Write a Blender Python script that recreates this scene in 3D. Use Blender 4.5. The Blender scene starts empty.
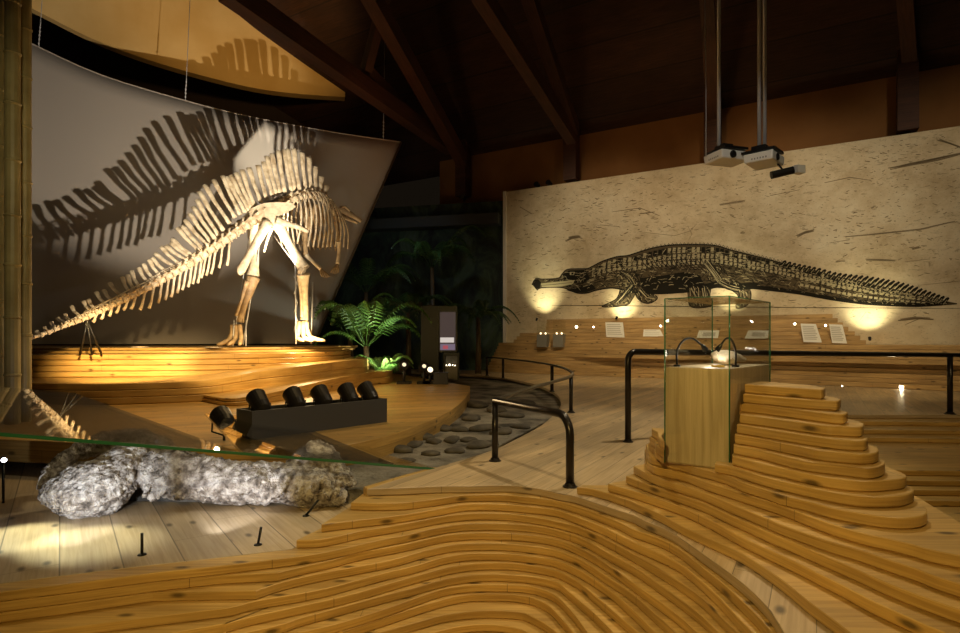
import bpy, bmesh, math, random
from mathutils import Vector, Matrix
R = random.Random(7)
SC = bpy.context.scene
COL = SC.collection
F, H, HY = 580.0, 1.1, 338.0          # focal length in pixels of a 960 wide frame, eye height, horizon row
T = 0.055                              # thickness of one terrace board

# ------------------------------------------------------------------ camera, world, light
cd = bpy.data.cameras.new('camera'); cam = bpy.data.objects.new('camera', cd); COL.objects.link(cam)
cam.location = (0, 0, H); cam.rotation_euler = (math.radians(90), 0, 0)
cd.sensor_width = 36; cd.lens = F/960*36; cd.shift_y = (HY-316.5)/960; cd.clip_end = 200
SC.camera = cam
SC.view_settings.view_transform = 'Standard'
SC.view_settings.look = 'None'
SC.view_settings.exposure = 0.0
SC.view_settings.gamma = 1.0
SC.view_settings.use_curve_mapping = False
wd = bpy.data.worlds.new('world'); SC.world = wd; wd.use_nodes = True
wd.node_tree.nodes['Background'].inputs[0].default_value = (1.0, .72, .45, 1)
wd.node_tree.nodes['Background'].inputs[1].default_value = 0.006

def spot(name, loc, aim, watts, col, angle=50, blend=.5, size=.05):
    l = bpy.data.lights.new(name, 'SPOT'); l.energy = watts; l.color = col
    l.spot_size = math.radians(angle); l.spot_blend = blend; l.shadow_soft_size = size
    o = bpy.data.objects.new(name, l); COL.objects.link(o); o.location = loc
    o.rotation_euler = (Vector(aim)-Vector(loc)).to_track_quat('-Z', 'Y').to_euler()
    return o
def point(name, loc, watts, col, size=.03):
    l = bpy.data.lights.new(name, 'POINT'); l.energy = watts; l.color = col; l.shadow_soft_size = size
    o = bpy.data.objects.new(name, l); COL.objects.link(o); o.location = loc
    return o
spot('right_steps_fill', (5.6, 2.6, 5.2), (6.6, 9.0, .2), 330, (1, .76, .38), 70, .9, .2)  # unseen spot added from the camera side to brighten the right steps
spot('projector_fill', (1.6, 2.6, 5.4), (3.5, 8.0, 3.6), 330, (1, .90, .74), 22, .8, .1)  # added fill aimed at the projectors, has no fixture
spot('bamboo_fill', (-3.2, 3.0, 3.6), (-5.6, 6.8, 2.8), 110, (1, .84, .46), 60, .9, .1)  # extra unseen spot, put in to lift the dark bamboo
WARM = (1.0, .74, .40); TUNG = (1.0, .66, .26); WHITE = (1.0, .93, .80); COOL = (.93, .95, 1.0)
spot('key_light', (2.9, 6.2, 5.6), (.9, 5.6, 0), 560, (1, .86, .58), 80, .6, .06)
spot('front_light', (-.9, -.7, 2.3), (.1, 4.2, -.3), 430, (1.0, .70, .22), 82, .8, .08)
spot('overhead_light', (-.2, 3.4, 5.6), (.25, 3.9, -.5), 300, (1, .84, .52), 46, .8, .06)
spot('mound_light', (3.6, 1.4, 4.8), (1.9, 3.0, .5), 150, (1.0, .78, .42), 60, .8, .15)
spot('walkway_light', (4.5, 9.5, 6.0), (3.2, 10.5, 0), 240, (1, .80, .50), 80, .8, .3)
for i, (x, y, ax, ay, e) in enumerate([(1.0, 13.5, 3.6, 17.5, 440), (5.2, 10.4, 7.5, 15.4, 520), (8.6, 8.0, 10.5, 13.6, 380)]):
    spot('mural_light', (x, y, 7.2), (ax, ay, 3.6), e, (1, .83, .57), 75, .9, .3)

# ------------------------------------------------------------------ helpers
def W(px, py, d):
    return Vector(((px-480)/F*d, d, H-(py-HY)/F*d))
def G(px, py, z):
    d = (H-z)*F/(py-HY)
    return Vector(((px-480)/F*d, d, z))
def tag(o, label=None, cat=None, group=None, kind=None):
    if label: o['label'] = label
    if cat: o['category'] = cat
    if group: o['group'] = group
    if kind: o['kind'] = kind
    return o
def empty(name, loc=(0, 0, 0)):
    o = bpy.data.objects.new(name, None); o.empty_display_size = .1
    COL.objects.link(o); o.location = loc
    return o

class MB:
    def __init__(s): s.v = []; s.f = []; s.uv = {}; s.mi = {}; s.sm = set()
    def vert(s, p): s.v.append(Vector(p)); return len(s.v)-1
    def face(s, idx, uv=None, mi=0, smooth=False):
        s.f.append(tuple(idx)); k = len(s.f)-1
        if uv: s.uv[k] = uv
        if mi: s.mi[k] = mi
        if smooth: s.sm.add(k)
    def poly(s, pts, uv=None, mi=0): s.face([s.vert(p) for p in pts], uv, mi)
    def box(s, c, size, rot=None, mi=0, taper=1.0):
        c = Vector(c); hx, hy, hz = [a/2 for a in size]
        m = rot if rot is not None else Matrix.Identity(3)
        b = len(s.v)
        for z in (-1, 1):
            k = taper if z > 0 else 1.0
            for x, y in ((-1, -1), (1, -1), (1, 1), (-1, 1)):
                s.v.append(c + m @ Vector((x*hx*k, y*hy*k, z*hz)))
        L = [size[0], size[1], size[2]]
        def q(a, bb, cc, d, u, v): s.face((b+a, b+bb, b+cc, b+d), [(0, 0), (u, 0), (u, v), (0, v)], mi)
        q(3, 2, 1, 0, L[0], L[1]); q(4, 5, 6, 7, L[0], L[1]); q(0, 1, 5, 4, L[0], L[2])
        q(1, 2, 6, 5, L[1], L[2]); q(2, 3, 7, 6, L[0], L[2]); q(3, 0, 4, 7, L[1], L[2])
    def tube(s, path, rad, n=8, mi=0, cap=True, squash=None, up=None):
        path = [Vector(p) for p in path]
        if not isinstance(rad, (list, tuple)): rad = [rad]*len(path)
        prev = None; rings = []; acc = 0
        for i, p in enumerate(path):
            a = path[max(i-1, 0)]; b = path[min(i+1, len(path)-1)]
            t = (b-a).normalized()
            if prev is None:
                ref = Vector(up) if up is not None else (Vector((0, 0, 1)) if abs(t.z) < .9 else Vector((1, 0, 0)))
                nrm = (ref - t*ref.dot(t)).normalized()
            else:
                nrm = (prev - t*prev.dot(t)).normalized()
            prev = nrm; bn = t.cross(nrm)
            if i: acc += (p-path[i-1]).length
            ring = []
            for k in range(n):
                an = 2*math.pi*k/n; sq = squash or (1, 1)
                ring.append(s.vert(p + nrm*math.cos(an)*rad[i]*sq[0] + bn*math.sin(an)*rad[i]*sq[1]))
            rings.append((ring, acc))
        for (r0, a0), (r1, a1) in zip(rings, rings[1:]):
            for k in range(n):
                k2 = (k+1) % n
                s.face((r0[k], r0[k2], r1[k2], r1[k]), [(a0, k/n*.3), (a0, (k+1)/n*.3), (a1, (k+1)/n*.3), (a1, k/n*.3)], mi, True)
        if cap:
            s.face(list(reversed(rings[0][0])), None, mi); s.face(rings[-1][0], None, mi)
    def lathe(s, origin, axis, prof, n=16, mi=0):
        # prof: list of (distance along axis, radius)
        o = Vector(origin); ax = Vector(axis).normalized()
        ref = Vector((0, 0, 1)) if abs(ax.z) < .9 else Vector((1, 0, 0))
        u = ax.cross(ref).normalized(); w = ax.cross(u)
        rings = []
        for h, r in prof:
            rings.append([s.vert(o + ax*h + (u*math.cos(2*math.pi*k/n)+w*math.sin(2*math.pi*k/n))*max(r, 1e-4)) for k in range(n)])
        for a, b in zip(rings, rings[1:]):
            for k in range(n):
                s.face((a[k], a[(k+1) % n], b[(k+1) % n], b[k]), None, mi, False)
        s.face(list(reversed(rings[0])), None, mi); s.face(rings[-1], None, mi)
    def build(s, name, mats, parent=None, recalc=True):
        me = bpy.data.meshes.new(name)
        org = parent.location if parent is not None else Vector((0, 0, 0))
        me.from_pydata([v-org for v in s.v], [], s.f)
        if not isinstance(mats, (list, tuple)): mats = [mats]
        for m in mats: me.materials.append(m)
        uvl = me.uv_layers.new(name='UVMap')
        for k, p in enumerate(me.polygons):
            if k in s.mi: p.material_index = s.mi[k]
            if k in s.sm: p.use_smooth = True
            if k in s.uv:
                for li, uv in zip(p.loop_indices, s.uv[k]): uvl.data[li].uv = uv
        if recalc:
            bm = bmesh.new(); bm.from_mesh(me); bmesh.ops.recalc_face_normals(bm, faces=bm.faces); bm.to_mesh(me); bm.free()
        o = bpy.data.objects.new(name, me); COL.objects.link(o)
        if parent is not None: o.parent = parent
        return o

def spline(pts, n=6):
    pts = [Vector(p) for p in pts]; out = []
    for i in range(len(pts)-1):
        p0 = pts[max(i-1, 0)]; p1 = pts[i]; p2 = pts[i+1]; p3 = pts[min(i+2, len(pts)-1)]
        for k in range(n):
            t = k/n
            out.append(.5*((2*p1)+(p2-p0)*t+(2*p0-5*p1+4*p2-p3)*t*t+(3*p1-p0-3*p2+p3)*t**3))
    out.append(pts[-1])
    return out
def slab(front, back, z0, z1, dirn=(1, 0), chamfer=.004, gap=.012):
    """a flat board: outline front+back (2-D), from z0 up to z1; side uv runs along the grain"""
    mb = MB()
    pts = [Vector((p[0], p[1])) for p in front] + [Vector((p[0], p[1])) for p in back]
    q = [pts[0]]
    for p in pts[1:]:
        if (p-q[-1]).length > .004: q.append(p)
    pts = q
    ar = sum(a.x*b.y-b.x*a.y for a, b in zip(pts, pts[1:]+pts[:1]))
    if ar < 0: pts.reverse()
    n = len(pts)
    top1 = [mb.vert((p.x, p.y, z1-chamfer)) for p in pts]
    ins = []
    for i, p in enumerate(pts):
        a = (p-pts[i-1]); b = (pts[(i+1) % n]-p)
        if a.length < 1e-6 or b.length < 1e-6: ins.append(p); continue
        t = (a.normalized()+b.normalized())
        if t.length < 1e-3: t = a.normalized()
        t.normalize(); nn = Vector((-t.y, t.x))
        ins.append(p+nn*chamfer)
    top2 = [mb.vert((p.x, p.y, z1)) for p in ins]
    gz = min(gap, (z1-z0)*.3)
    bot0 = [mb.vert((p.x+(q.x-p.x)*gap*1.2/chamfer, p.y+(q.y-p.y)*gap*1.2/chamfer, z0)) for p, q in zip(pts, ins)]
    bot = [mb.vert((p.x, p.y, z0+gz)) for p in pts]
    acc = 0
    ux, uy = Vector((dirn[0], dirn[1])).normalized()
    for i in range(n):
        j = (i+1) % n; L = (pts[j]-pts[i]).length
        mb.face((bot0[i], bot0[j], bot[j], bot[i]), [(acc, z0), (acc+L, z0), (acc+L, z0+gz), (acc, z0+gz)])
        mb.face((bot[i], bot[j], top1[j], top1[i]), [(acc, z0), (acc+L, z0), (acc+L, z1), (acc, z1)])
        mb.face((top1[i], top1[j], top2[j], top2[i]), [(acc, z1), (acc+L, z1), (acc+L, z1+.01), (acc, z1+.01)])
        acc += L
    mb.face(top2, [(p.x*ux+p.y*uy, -p.x*uy+p.y*ux) for p in ins])
    mb.face(list(reversed(bot0)))
    return mb

# ------------------------------------------------------------------ materials
def newmat(name):
    m = bpy.data.materials.new(name); m.use_nodes = True
    nt = m.node_tree; return m, nt, nt.nodes['Principled BSDF']
def plain(name, col, rough=.5, metal=0, spec=.5, emit=None, es=0):
    m, nt, b = newmat(name)
    b.inputs['Base Color'].default_value = (*col, 1); b.inputs['Roughness'].default_value = rough
    b.inputs['Metallic'].default_value = metal; b.inputs['Specular IOR Level'].default_value = spec
    if emit: b.inputs['Emission Color'].default_value = (*emit, 1); b.inputs['Emission Strength'].default_value = es
    return m
def nd(nt, t, **kw):
    n = nt.nodes.new(t)
    for k, v in kw.items(): setattr(n, k, v)
    return n
def ramp(nt, stops, src, interp='LINEAR'):
    r = nd(nt, 'ShaderNodeValToRGB'); r.color_ramp.interpolation = interp
    e = r.color_ramp.elements
    while len(e) < len(stops): e.new(.5)
    for x, (p, c) in zip(e, stops):
        x.position = p; x.color = (*c, 1) if len(c) == 3 else c
    nt.links.new(src, r.inputs[0]); return r
def mathn(nt, op, a, b=None):
    n = nd(nt, 'ShaderNodeMath', operation=op)
    for i, s in enumerate((a, b)):
        if s is None: continue
        if isinstance(s, (int, float)): n.inputs[i].default_value = s
        else: nt.links.new(s, n.inputs[i])
    return n.outputs[0]
def mix(nt, fac, a, b, mode='MIX'):
    n = nd(nt, 'ShaderNodeMix', data_type='RGBA', blend_type=mode)
    for s, i in ((fac, 0), (a, 6), (b, 7)):
        if isinstance(s, (int, float)): n.inputs[i].default_value = s
        elif isinstance(s, tuple): n.inputs[i].default_value = (*s, 1)
        else: nt.links.new(s, n.inputs[i])
    return n.outputs[2]
def wood(name, light, dark, plank=None, knots=True, rough=.42, line=.05, joint=2.1, upright=False):
    """pine: uv.x runs along the grain in metres, uv.y across"""
    m, nt, b = newmat(name); L = nt.links
    uv = nd(nt, 'ShaderNodeUVMap'); oi = nd(nt, 'ShaderNodeObjectInfo')
    sep = nd(nt, 'ShaderNodeSeparateXYZ'); L.new(uv.outputs[0], sep.inputs[0])
    ox, oy = (1, 0) if upright else (0, 1)
    x = mathn(nt, 'ADD', sep.outputs[ox], mathn(nt, 'MULTIPLY', oi.outputs['Random'], 37.0)); y = sep.outputs[oy]
    if plank:
        row = mathn(nt, 'FLOOR', mathn(nt, 'DIVIDE', y, plank))
        wn = nd(nt, 'ShaderNodeTexWhiteNoise', noise_dimensions='1D'); L.new(row, wn.inputs['W'])
        x = mathn(nt, 'ADD', x, mathn(nt, 'MULTIPLY', wn.outputs[0], 23.0))
    c = nd(nt, 'ShaderNodeCombineXYZ'); L.new(mathn(nt, 'MULTIPLY', x, 1.1), c.inputs[0]); L.new(mathn(nt, 'MULTIPLY', y, 26.0), c.inputs[1])
    n1 = nd(nt, 'ShaderNodeTexNoise'); n1.inputs['Scale'].default_value = 1.6; n1.inputs['Detail'].default_value = 5; n1.inputs['Distortion'].default_value = .9
    L.new(c.outputs[0], n1.inputs['Vector'])
    col = ramp(nt, [(.30, dark), (.62, light)], n1.outputs[0]).outputs[0]
    c2 = nd(nt, 'ShaderNodeCombineXYZ'); L.new(mathn(nt, 'MULTIPLY', x, .8), c2.inputs[0]); L.new(mathn(nt, 'MULTIPLY', y, 3.0), c2.inputs[1])
    n2 = nd(nt, 'ShaderNodeTexNoise'); n2.inputs['Scale'].default_value = 1.3; L.new(c2.outputs[0], n2.inputs['Vector'])
    tone = ramp(nt, [(.3, (.72, .70, .68)), (.7, (1.12, 1.1, 1.06))], n2.outputs[0]).outputs[0]
    col = mix(nt, 1.0, col, tone, 'MULTIPLY')
    if plank:
        tn = ramp(nt, [(0, (.80, .79, .80)), (1, (1.14, 1.10, 1.04))], wn.outputs[0]).outputs[0]
        col = mix(nt, 1.0, col, tn, 'MULTIPLY')
    if knots:
        c3 = nd(nt, 'ShaderNodeCombineXYZ'); L.new(mathn(nt, 'MULTIPLY', x, 2.6), c3.inputs[0]); L.new(mathn(nt, 'MULTIPLY', y, 5.5), c3.inputs[1])
        v = nd(nt, 'ShaderNodeTexVoronoi', voronoi_dimensions='2D'); v.inputs['Scale'].default_value = 1.0; L.new(c3.outputs[0], v.inputs['Vector'])
        sc = nd(nt, 'ShaderNodeSeparateColor'); L.new(v.outputs['Color'], sc.inputs[0])
        pick = mathn(nt, 'GREATER_THAN', sc.outputs[0], .70)
        kn = ramp(nt, [(.05, (1, 1, 1)), (.15, (0, 0, 0))], v.outputs['Distance']).outputs[0]
        col = mix(nt, mathn(nt, 'MULTIPLY', mathn(nt, 'MULTIPLY', kn, pick), .9), col, tuple(a*.22 for a in dark))
    if joint:
        fx = mathn(nt, 'FRACT', mathn(nt, 'DIVIDE', x, joint))
        col = mix(nt, mathn(nt, 'MULTIPLY', mathn(nt, 'LESS_THAN', fx, .004/joint), .75), col, tuple(a*.2 for a in dark))
    if plank:
        fy = mathn(nt, 'FRACT', mathn(nt, 'DIVIDE', y, plank))
        col = mix(nt, mathn(nt, 'MULTIPLY', mathn(nt, 'LESS_THAN', fy, line*.10/plank*.8), .8), col, tuple(a*.22 for a in dark))
    L.new(col, b.inputs['Base Color']); b.inputs['Roughness'].default_value = rough
    bp = nd(nt, 'ShaderNodeBump'); bp.inputs['Strength'].default_value = .06; L.new(n1.outputs[0], bp.inputs['Height']); L.new(bp.outputs[0], b.inputs['Normal'])
    return m
PINE_L, PINE_D = (.60, .385, .125), (.42, .245, .065)
M = {}
M['board'] = wood('pine_board', PINE_L, PINE_D)
M['deck'] = wood('pine_floor', (.60, .46, .29), (.45, .33, .19), plank=.17)
M['tier'] = wood('pine_tier', PINE_L, PINE_D, plank=None)
M['bench'] = wood('pine_bench', (.56, .38, .18), (.38, .24, .10))
M['beam'] = wood('dark_beam', (.075, .026, .012), (.038, .013, .006), knots=False, rough=.7, joint=None)
M['roof'] = wood('dark_roof_boards', (.050, .018, .009), (.024, .008, .004), plank=.9, knots=False, rough=.8, line=.4, joint=3.1)
M['ply'] = wood('pale_plywood', (.72, .58, .38), (.54, .41, .24), knots=False, joint=None, rough=.4, upright=True)
M['black'] = plain('black_metal', (.012, .011, .010), .35, .3)
M['rail'] = plain('dark_rail', (.03, .024, .02), .28, .6)
M['grey_box'] = plain('dark_grey_paint', (.052, .050, .056), .55)
M['steel'] = plain('steel', (.46, .46, .48), .35, .2)
M['white_plastic'] = plain('white_plastic', (.72, .70, .64), .45)
M['paper'] = plain('paper', (.88, .87, .84), .6)
M['print'] = plain('print_grey', (.55, .53, .50), .7)
M['can'] = plain('lamp_can_black', (.022, .018, .016), .45, .4)
def emis(name, col, s):
    m, nt, b = newmat(name); b.inputs['Base Color'].default_value = (0, 0, 0, 1)
    b.inputs['Emission Color'].default_value = (*col, 1); b.inputs['Emission Strength'].default_value = s
    return m
M['glow'] = emis('lamp_glow', (1, .86, .6), 14)
M['glow_cool'] = emis('lamp_glow_cool', (.95, .97, 1), 14)
def glass(name, tint=(.97, 1, .98), edge=False):
    m = bpy.data.materials.new(name); m.use_nodes = True; nt = m.node_tree; nt.nodes.clear()
    out = nd(nt, 'ShaderNodeOutputMaterial'); tr = nd(nt, 'ShaderNodeBsdfTransparent'); gl = nd(nt, 'ShaderNodeBsdfGlossy')
    tr.inputs[0].default_value = (*tint, 1); gl.inputs['Roughness'].default_value = .01
    fr = nd(nt, 'ShaderNodeLayerWeight'); fr.inputs['Blend'].default_value = .5
    sch = mathn(nt, 'ADD', mathn(nt, 'MULTIPLY', mathn(nt, 'POWER', fr.outputs['Facing'], 5.0), .93), .035)
    mx = nd(nt, 'ShaderNodeMixShader'); nt.links.new(sch, mx.inputs[0]); nt.links.new(tr.outputs[0], mx.inputs[1]); nt.links.new(gl.outputs[0], mx.inputs[2])
    nt.links.new(mx.outputs[0], out.inputs[0]); return m
M['glass'] = glass('clear_glass', (.97, .978, .965))
M['glass_edge'] = plain('green_glass_edge', (.03, .14, .06), .15)
def noisy(name, stops, scale=6, detail=6, rough=.8, bump=.3, coord='Object', bscale=None, bdist=.02):
    m, nt, b = newmat(name); tc = nd(nt, 'ShaderNodeTexCoord')
    n = nd(nt, 'ShaderNodeTexNoise'); n.inputs['Scale'].default_value = scale; n.inputs['Detail'].default_value = detail
    nt.links.new(tc.outputs[coord], n.inputs['Vector'])
    r = ramp(nt, stops, n.outputs[0]); nt.links.new(r.outputs[0], b.inputs['Base Color']); b.inputs['Roughness'].default_value = rough
    if bump:
        n2 = nd(nt, 'ShaderNodeTexNoise'); n2.inputs['Scale'].default_value = bscale or scale*2; n2.inputs['Detail'].default_value = 6
        nt.links.new(tc.outputs[coord], n2.inputs['Vector'])
        bp = nd(nt, 'ShaderNodeBump'); bp.inputs['Strength'].default_value = bump; bp.inputs['Distance'].default_value = bdist
        nt.links.new(n2.outputs[0], bp.inputs['Height']); nt.links.new(bp.outputs[0], b.inputs['Normal'])
    return m
M['bone'] = noisy('bone', [(.3, (.40, .30, .185)), (.6, (.72, .61, .44))], 9, 5, .6, .2)
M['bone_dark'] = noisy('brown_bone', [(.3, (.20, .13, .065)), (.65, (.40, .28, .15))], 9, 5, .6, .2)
M['stone'] = noisy('fossil_stone', [(.32, (.10, .08, .065)), (.46, (.32, .27, .23)), (.62, (.66, .60, .55))], 16, 10, .85, 1.0, 'Object', 46, .05)
M['rock'] = noisy('dark_rock', [(.3, (.045, .038, .03)), (.7, (.15, .125, .095))], 5, 6, .85, .6)
M['gravel'] = noisy('grey_gravel', [(.36, (.04, .034, .027)), (.48, (.20, .175, .14)), (.7, (.36, .32, .26))], 2.2, 9, .85, 1.0, 'Object', 16, .05)
M['screen'] = plain('grey_cloth', (.35, .315, .285), .9, 0, .1)
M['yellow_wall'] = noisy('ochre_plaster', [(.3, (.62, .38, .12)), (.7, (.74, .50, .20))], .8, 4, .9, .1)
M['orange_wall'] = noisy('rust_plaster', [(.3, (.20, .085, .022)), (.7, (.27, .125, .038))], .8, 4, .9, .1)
M['dark_wall'] = plain('dark_wall', (.035, .022, .018), .9)
M['bamboo'] = noisy('bamboo_cane', [(.3, (.30, .24, .10)), (.7, (.48, .40, .19))], 3, 4, .45, .1)

# ------------------------------------------------------------------ room shell
# mural wall: a straight wall from far left to near right
WA, WB = W(505, 192, 19.5), W(960, 126, 13.43)
WA2, WB2 = Vector((WA.x, WA.y)), Vector((WB.x, WB.y))
WU = (WB2-WA2).normalized(); WN = Vector((WU.y, -WU.x))
if WN.y > 0: WN = -WN
def wallpt(u, n, z): p = WA2+WU*u+WN*n; return Vector((p.x, p.y, z))
def wall_uz(px, py):
    """pixel on the mural plane -> (u along the wall, z)"""
    a = (px-480)/F                      # X = a*Y
    # WA + u*WU : (WA.x+u*ux) = a*(WA.y+u*uy)
    u = (a*WA2.y-WA2.x)/(WU.x-a*WU.y); d = WA2.y+u*WU.y
    return u, H-(py-HY)/F*d
MZ = (WA.z+WB.z)/2
RS = .75                                # roof slope
def roofz(p):
    s = (Vector((p[0], p[1]))-WA2).dot(WN); return 8.0+RS*s
mb = MB(); mb.box((0, 0, 0), (1, 1, 1)); mb = MB()
def wall_panel(name, a, b, z0, z1, th, mat, kind='structure'):
    a = Vector(a); b = Vector(b); t = (b-a).normalized(); n = Vector((-t.y, t.x))
    if n.y < 0: n = -n
    mb = MB(); c = (a+b)/2+n*th/2
    rot = Matrix((( t.x, n.x, 0), (t.y, n.y, 0), (0, 0, 1)))
    mb.box((c.x, c.y, (z0+z1)/2), ((b-a).length, th, z1-z0), rot)
    return tag(mb.build(name, mat), kind=kind)
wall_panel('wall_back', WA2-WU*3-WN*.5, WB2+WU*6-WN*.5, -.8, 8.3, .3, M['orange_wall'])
# dark jungle wall, left of the mural
JW = [WA2-WN*.12+WU*-.02, Vector(W(385, 205, 20.5).xy), Vector(W(300, 205, 21.5).xy), Vector(W(20, 205, 21.0).xy)]
def jungle():
    m, nt, b = newmat('jungle_picture'); L_ = nt.links; tc = nd(nt, 'ShaderNodeTexCoord')
    mp = nd(nt, 'ShaderNodeMapping'); mp.inputs['Scale'].default_value = (1.3, 1.3, .8); L_.new(tc.outputs['Object'], mp.inputs[0])
    n = nd(nt, 'ShaderNodeTexNoise'); n.inputs['Scale'].default_value = .9; n.inputs['Detail'].default_value = 9; n.inputs['Roughness'].default_value = .65; n.inputs['Distortion'].default_value = 1.2; L_.new(mp.outputs[0], n.inputs['Vector'])
    c = ramp(nt, [(.38, (.012, .016, .015)), (.5, (.030, .048, .034)), (.58, (.060, .095, .05)), (.70, (.085, .115, .10))], n.outputs[0])
    L_.new(c.outputs[0], b.inputs['Base Color']); b.inputs['Roughness'].default_value = .8
    return m
wall_panel('wall_far', JW[0], JW[2], -.8, 5.75, .3, jungle())
wall_panel('wall_left', JW[2]+Vector((0, .6)), Vector((-17, 19)), -.8, 12.0, .3, M['dark_wall'])
# curved ochre wall high above the screen
mb = MB(); pts = []
yc = [(0, -8), (35, 10), (100, 42), (165, 65), (240, 85), (290, 93), (345, 97)]
dd = [14.9, 15.4, 16.6, 17.8, 19.0, 19.6, 20.2]
lo = spline([W(x, y, d) for (x, y), d in zip(yc, dd)], 5)
for i in range(len(lo)-1):
    a, b = lo[i], lo[i+1]
    mb.poly([a, b, (b.x, b.y, 14), (a.x, a.y, 14)])
    off = Vector((-.1, .35, 0))
    mb.poly([a+off, b+off, Vector((b.x, b.y, 14))+off, Vector((a.x, a.y, 14))+off]); mb.poly([a, b, b+off, a+off])
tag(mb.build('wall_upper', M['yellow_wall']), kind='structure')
# roof
mb = MB()
cs = [wallpt(-14, -1, 0), wallpt(22, -1, 0), wallpt(22, 24, 0), wallpt(-14, 24, 0)]
bot = [Vector((p.x, p.y, roofz(p))) for p in cs]; top = [p+Vector((0, 0, .25)) for p in bot]
b = [mb.vert(p) for p in bot]; t = [mb.vert(p) for p in top]
mb.face(b, [(0, 0), (36, 0), (36, 25), (0, 25)]); mb.face(t)
for i in range(4): mb.face((b[i], b[(i+1) % 4], t[(i+1) % 4], t[i]))
tag(mb.build('ceiling', M['roof']), kind='structure')
def beam(name, a, b, w, h):
    a = Vector(a); b = Vector(b); t = (b-a).normalized(); s = t.cross(Vector((0, 0, 1))).normalized(); u = s.cross(t)
    mb = MB(); rot = Matrix(((t.x, s.x, u.x), (t.y, s.y, u.y), (t.z, s.z, u.z)))
    mb.box((a+b)/2, ((b-a).length, w, h), rot)
    return tag(mb.build(name, M['beam']), kind='structure')
nbm = 1
def bm_(a, b, w=.3, h=.35):
    global nbm
    beam('beam_%d' % nbm, a, b, w, h); nbm += 1
bm_(W(450, 148, 19.0), W(225, -12, 10.5), .32, .42)
bm_(W(462, 160, 19.2), W(362, -20, 12.5), .32, .42)
bm_(W(366, 70, 14.5), W(392, -30, 13.5), .2, .3)
bm_(W(366, 70, 14.5), W(415, 120, 17.5), .2, .3)
bm_(W(572, 138, 18.0), W(478, -10, 12.2), .3, .4)
bm_(W(574, 130, 18.0), W(520, -30, 13.2), .3, .4)
bm_(W(713, 115, 16.2), W(705, -40, 12.0), .3, .35)
bm_(W(910, 60, 14.0), W(902, -40, 12.0), .3, .35)
for i, px in enumerate((461, 570, 712, 908)):
    u, _ = wall_uz(px, 200); p = wallpt(u, .0-.12, 0)
    mb = MB(); rot = Matrix(((WU.x, WN.x, 0), (WU.y, WN.y, 0), (0, 0, 1)))
    mb.box((p.x, p.y, 7.35), (.42, .35, 2.5), rot); tag(mb.build('column_%d' % (i+1), M['beam']), kind='structure')
# ledge over the jungle wall
mb = MB(); a, b_ = JW[0], JW[2]; t = (b_-a).normalized(); n = Vector((-t.y, t.x)); n = -n if n.y > 0 else n
c = (a+b_)/2+n*.35; rot = Matrix(((t.x, n.x, 0), (t.y, n.y, 0), (0, 0, 1)))
mb.box((c.x, c.y, 5.05), ((b_-a).length-.3, .55, .35), rot)
tag(mb.build('trim_1', plain('slate_trim', (.045, .055, .06), .6)), kind='structure')

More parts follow.
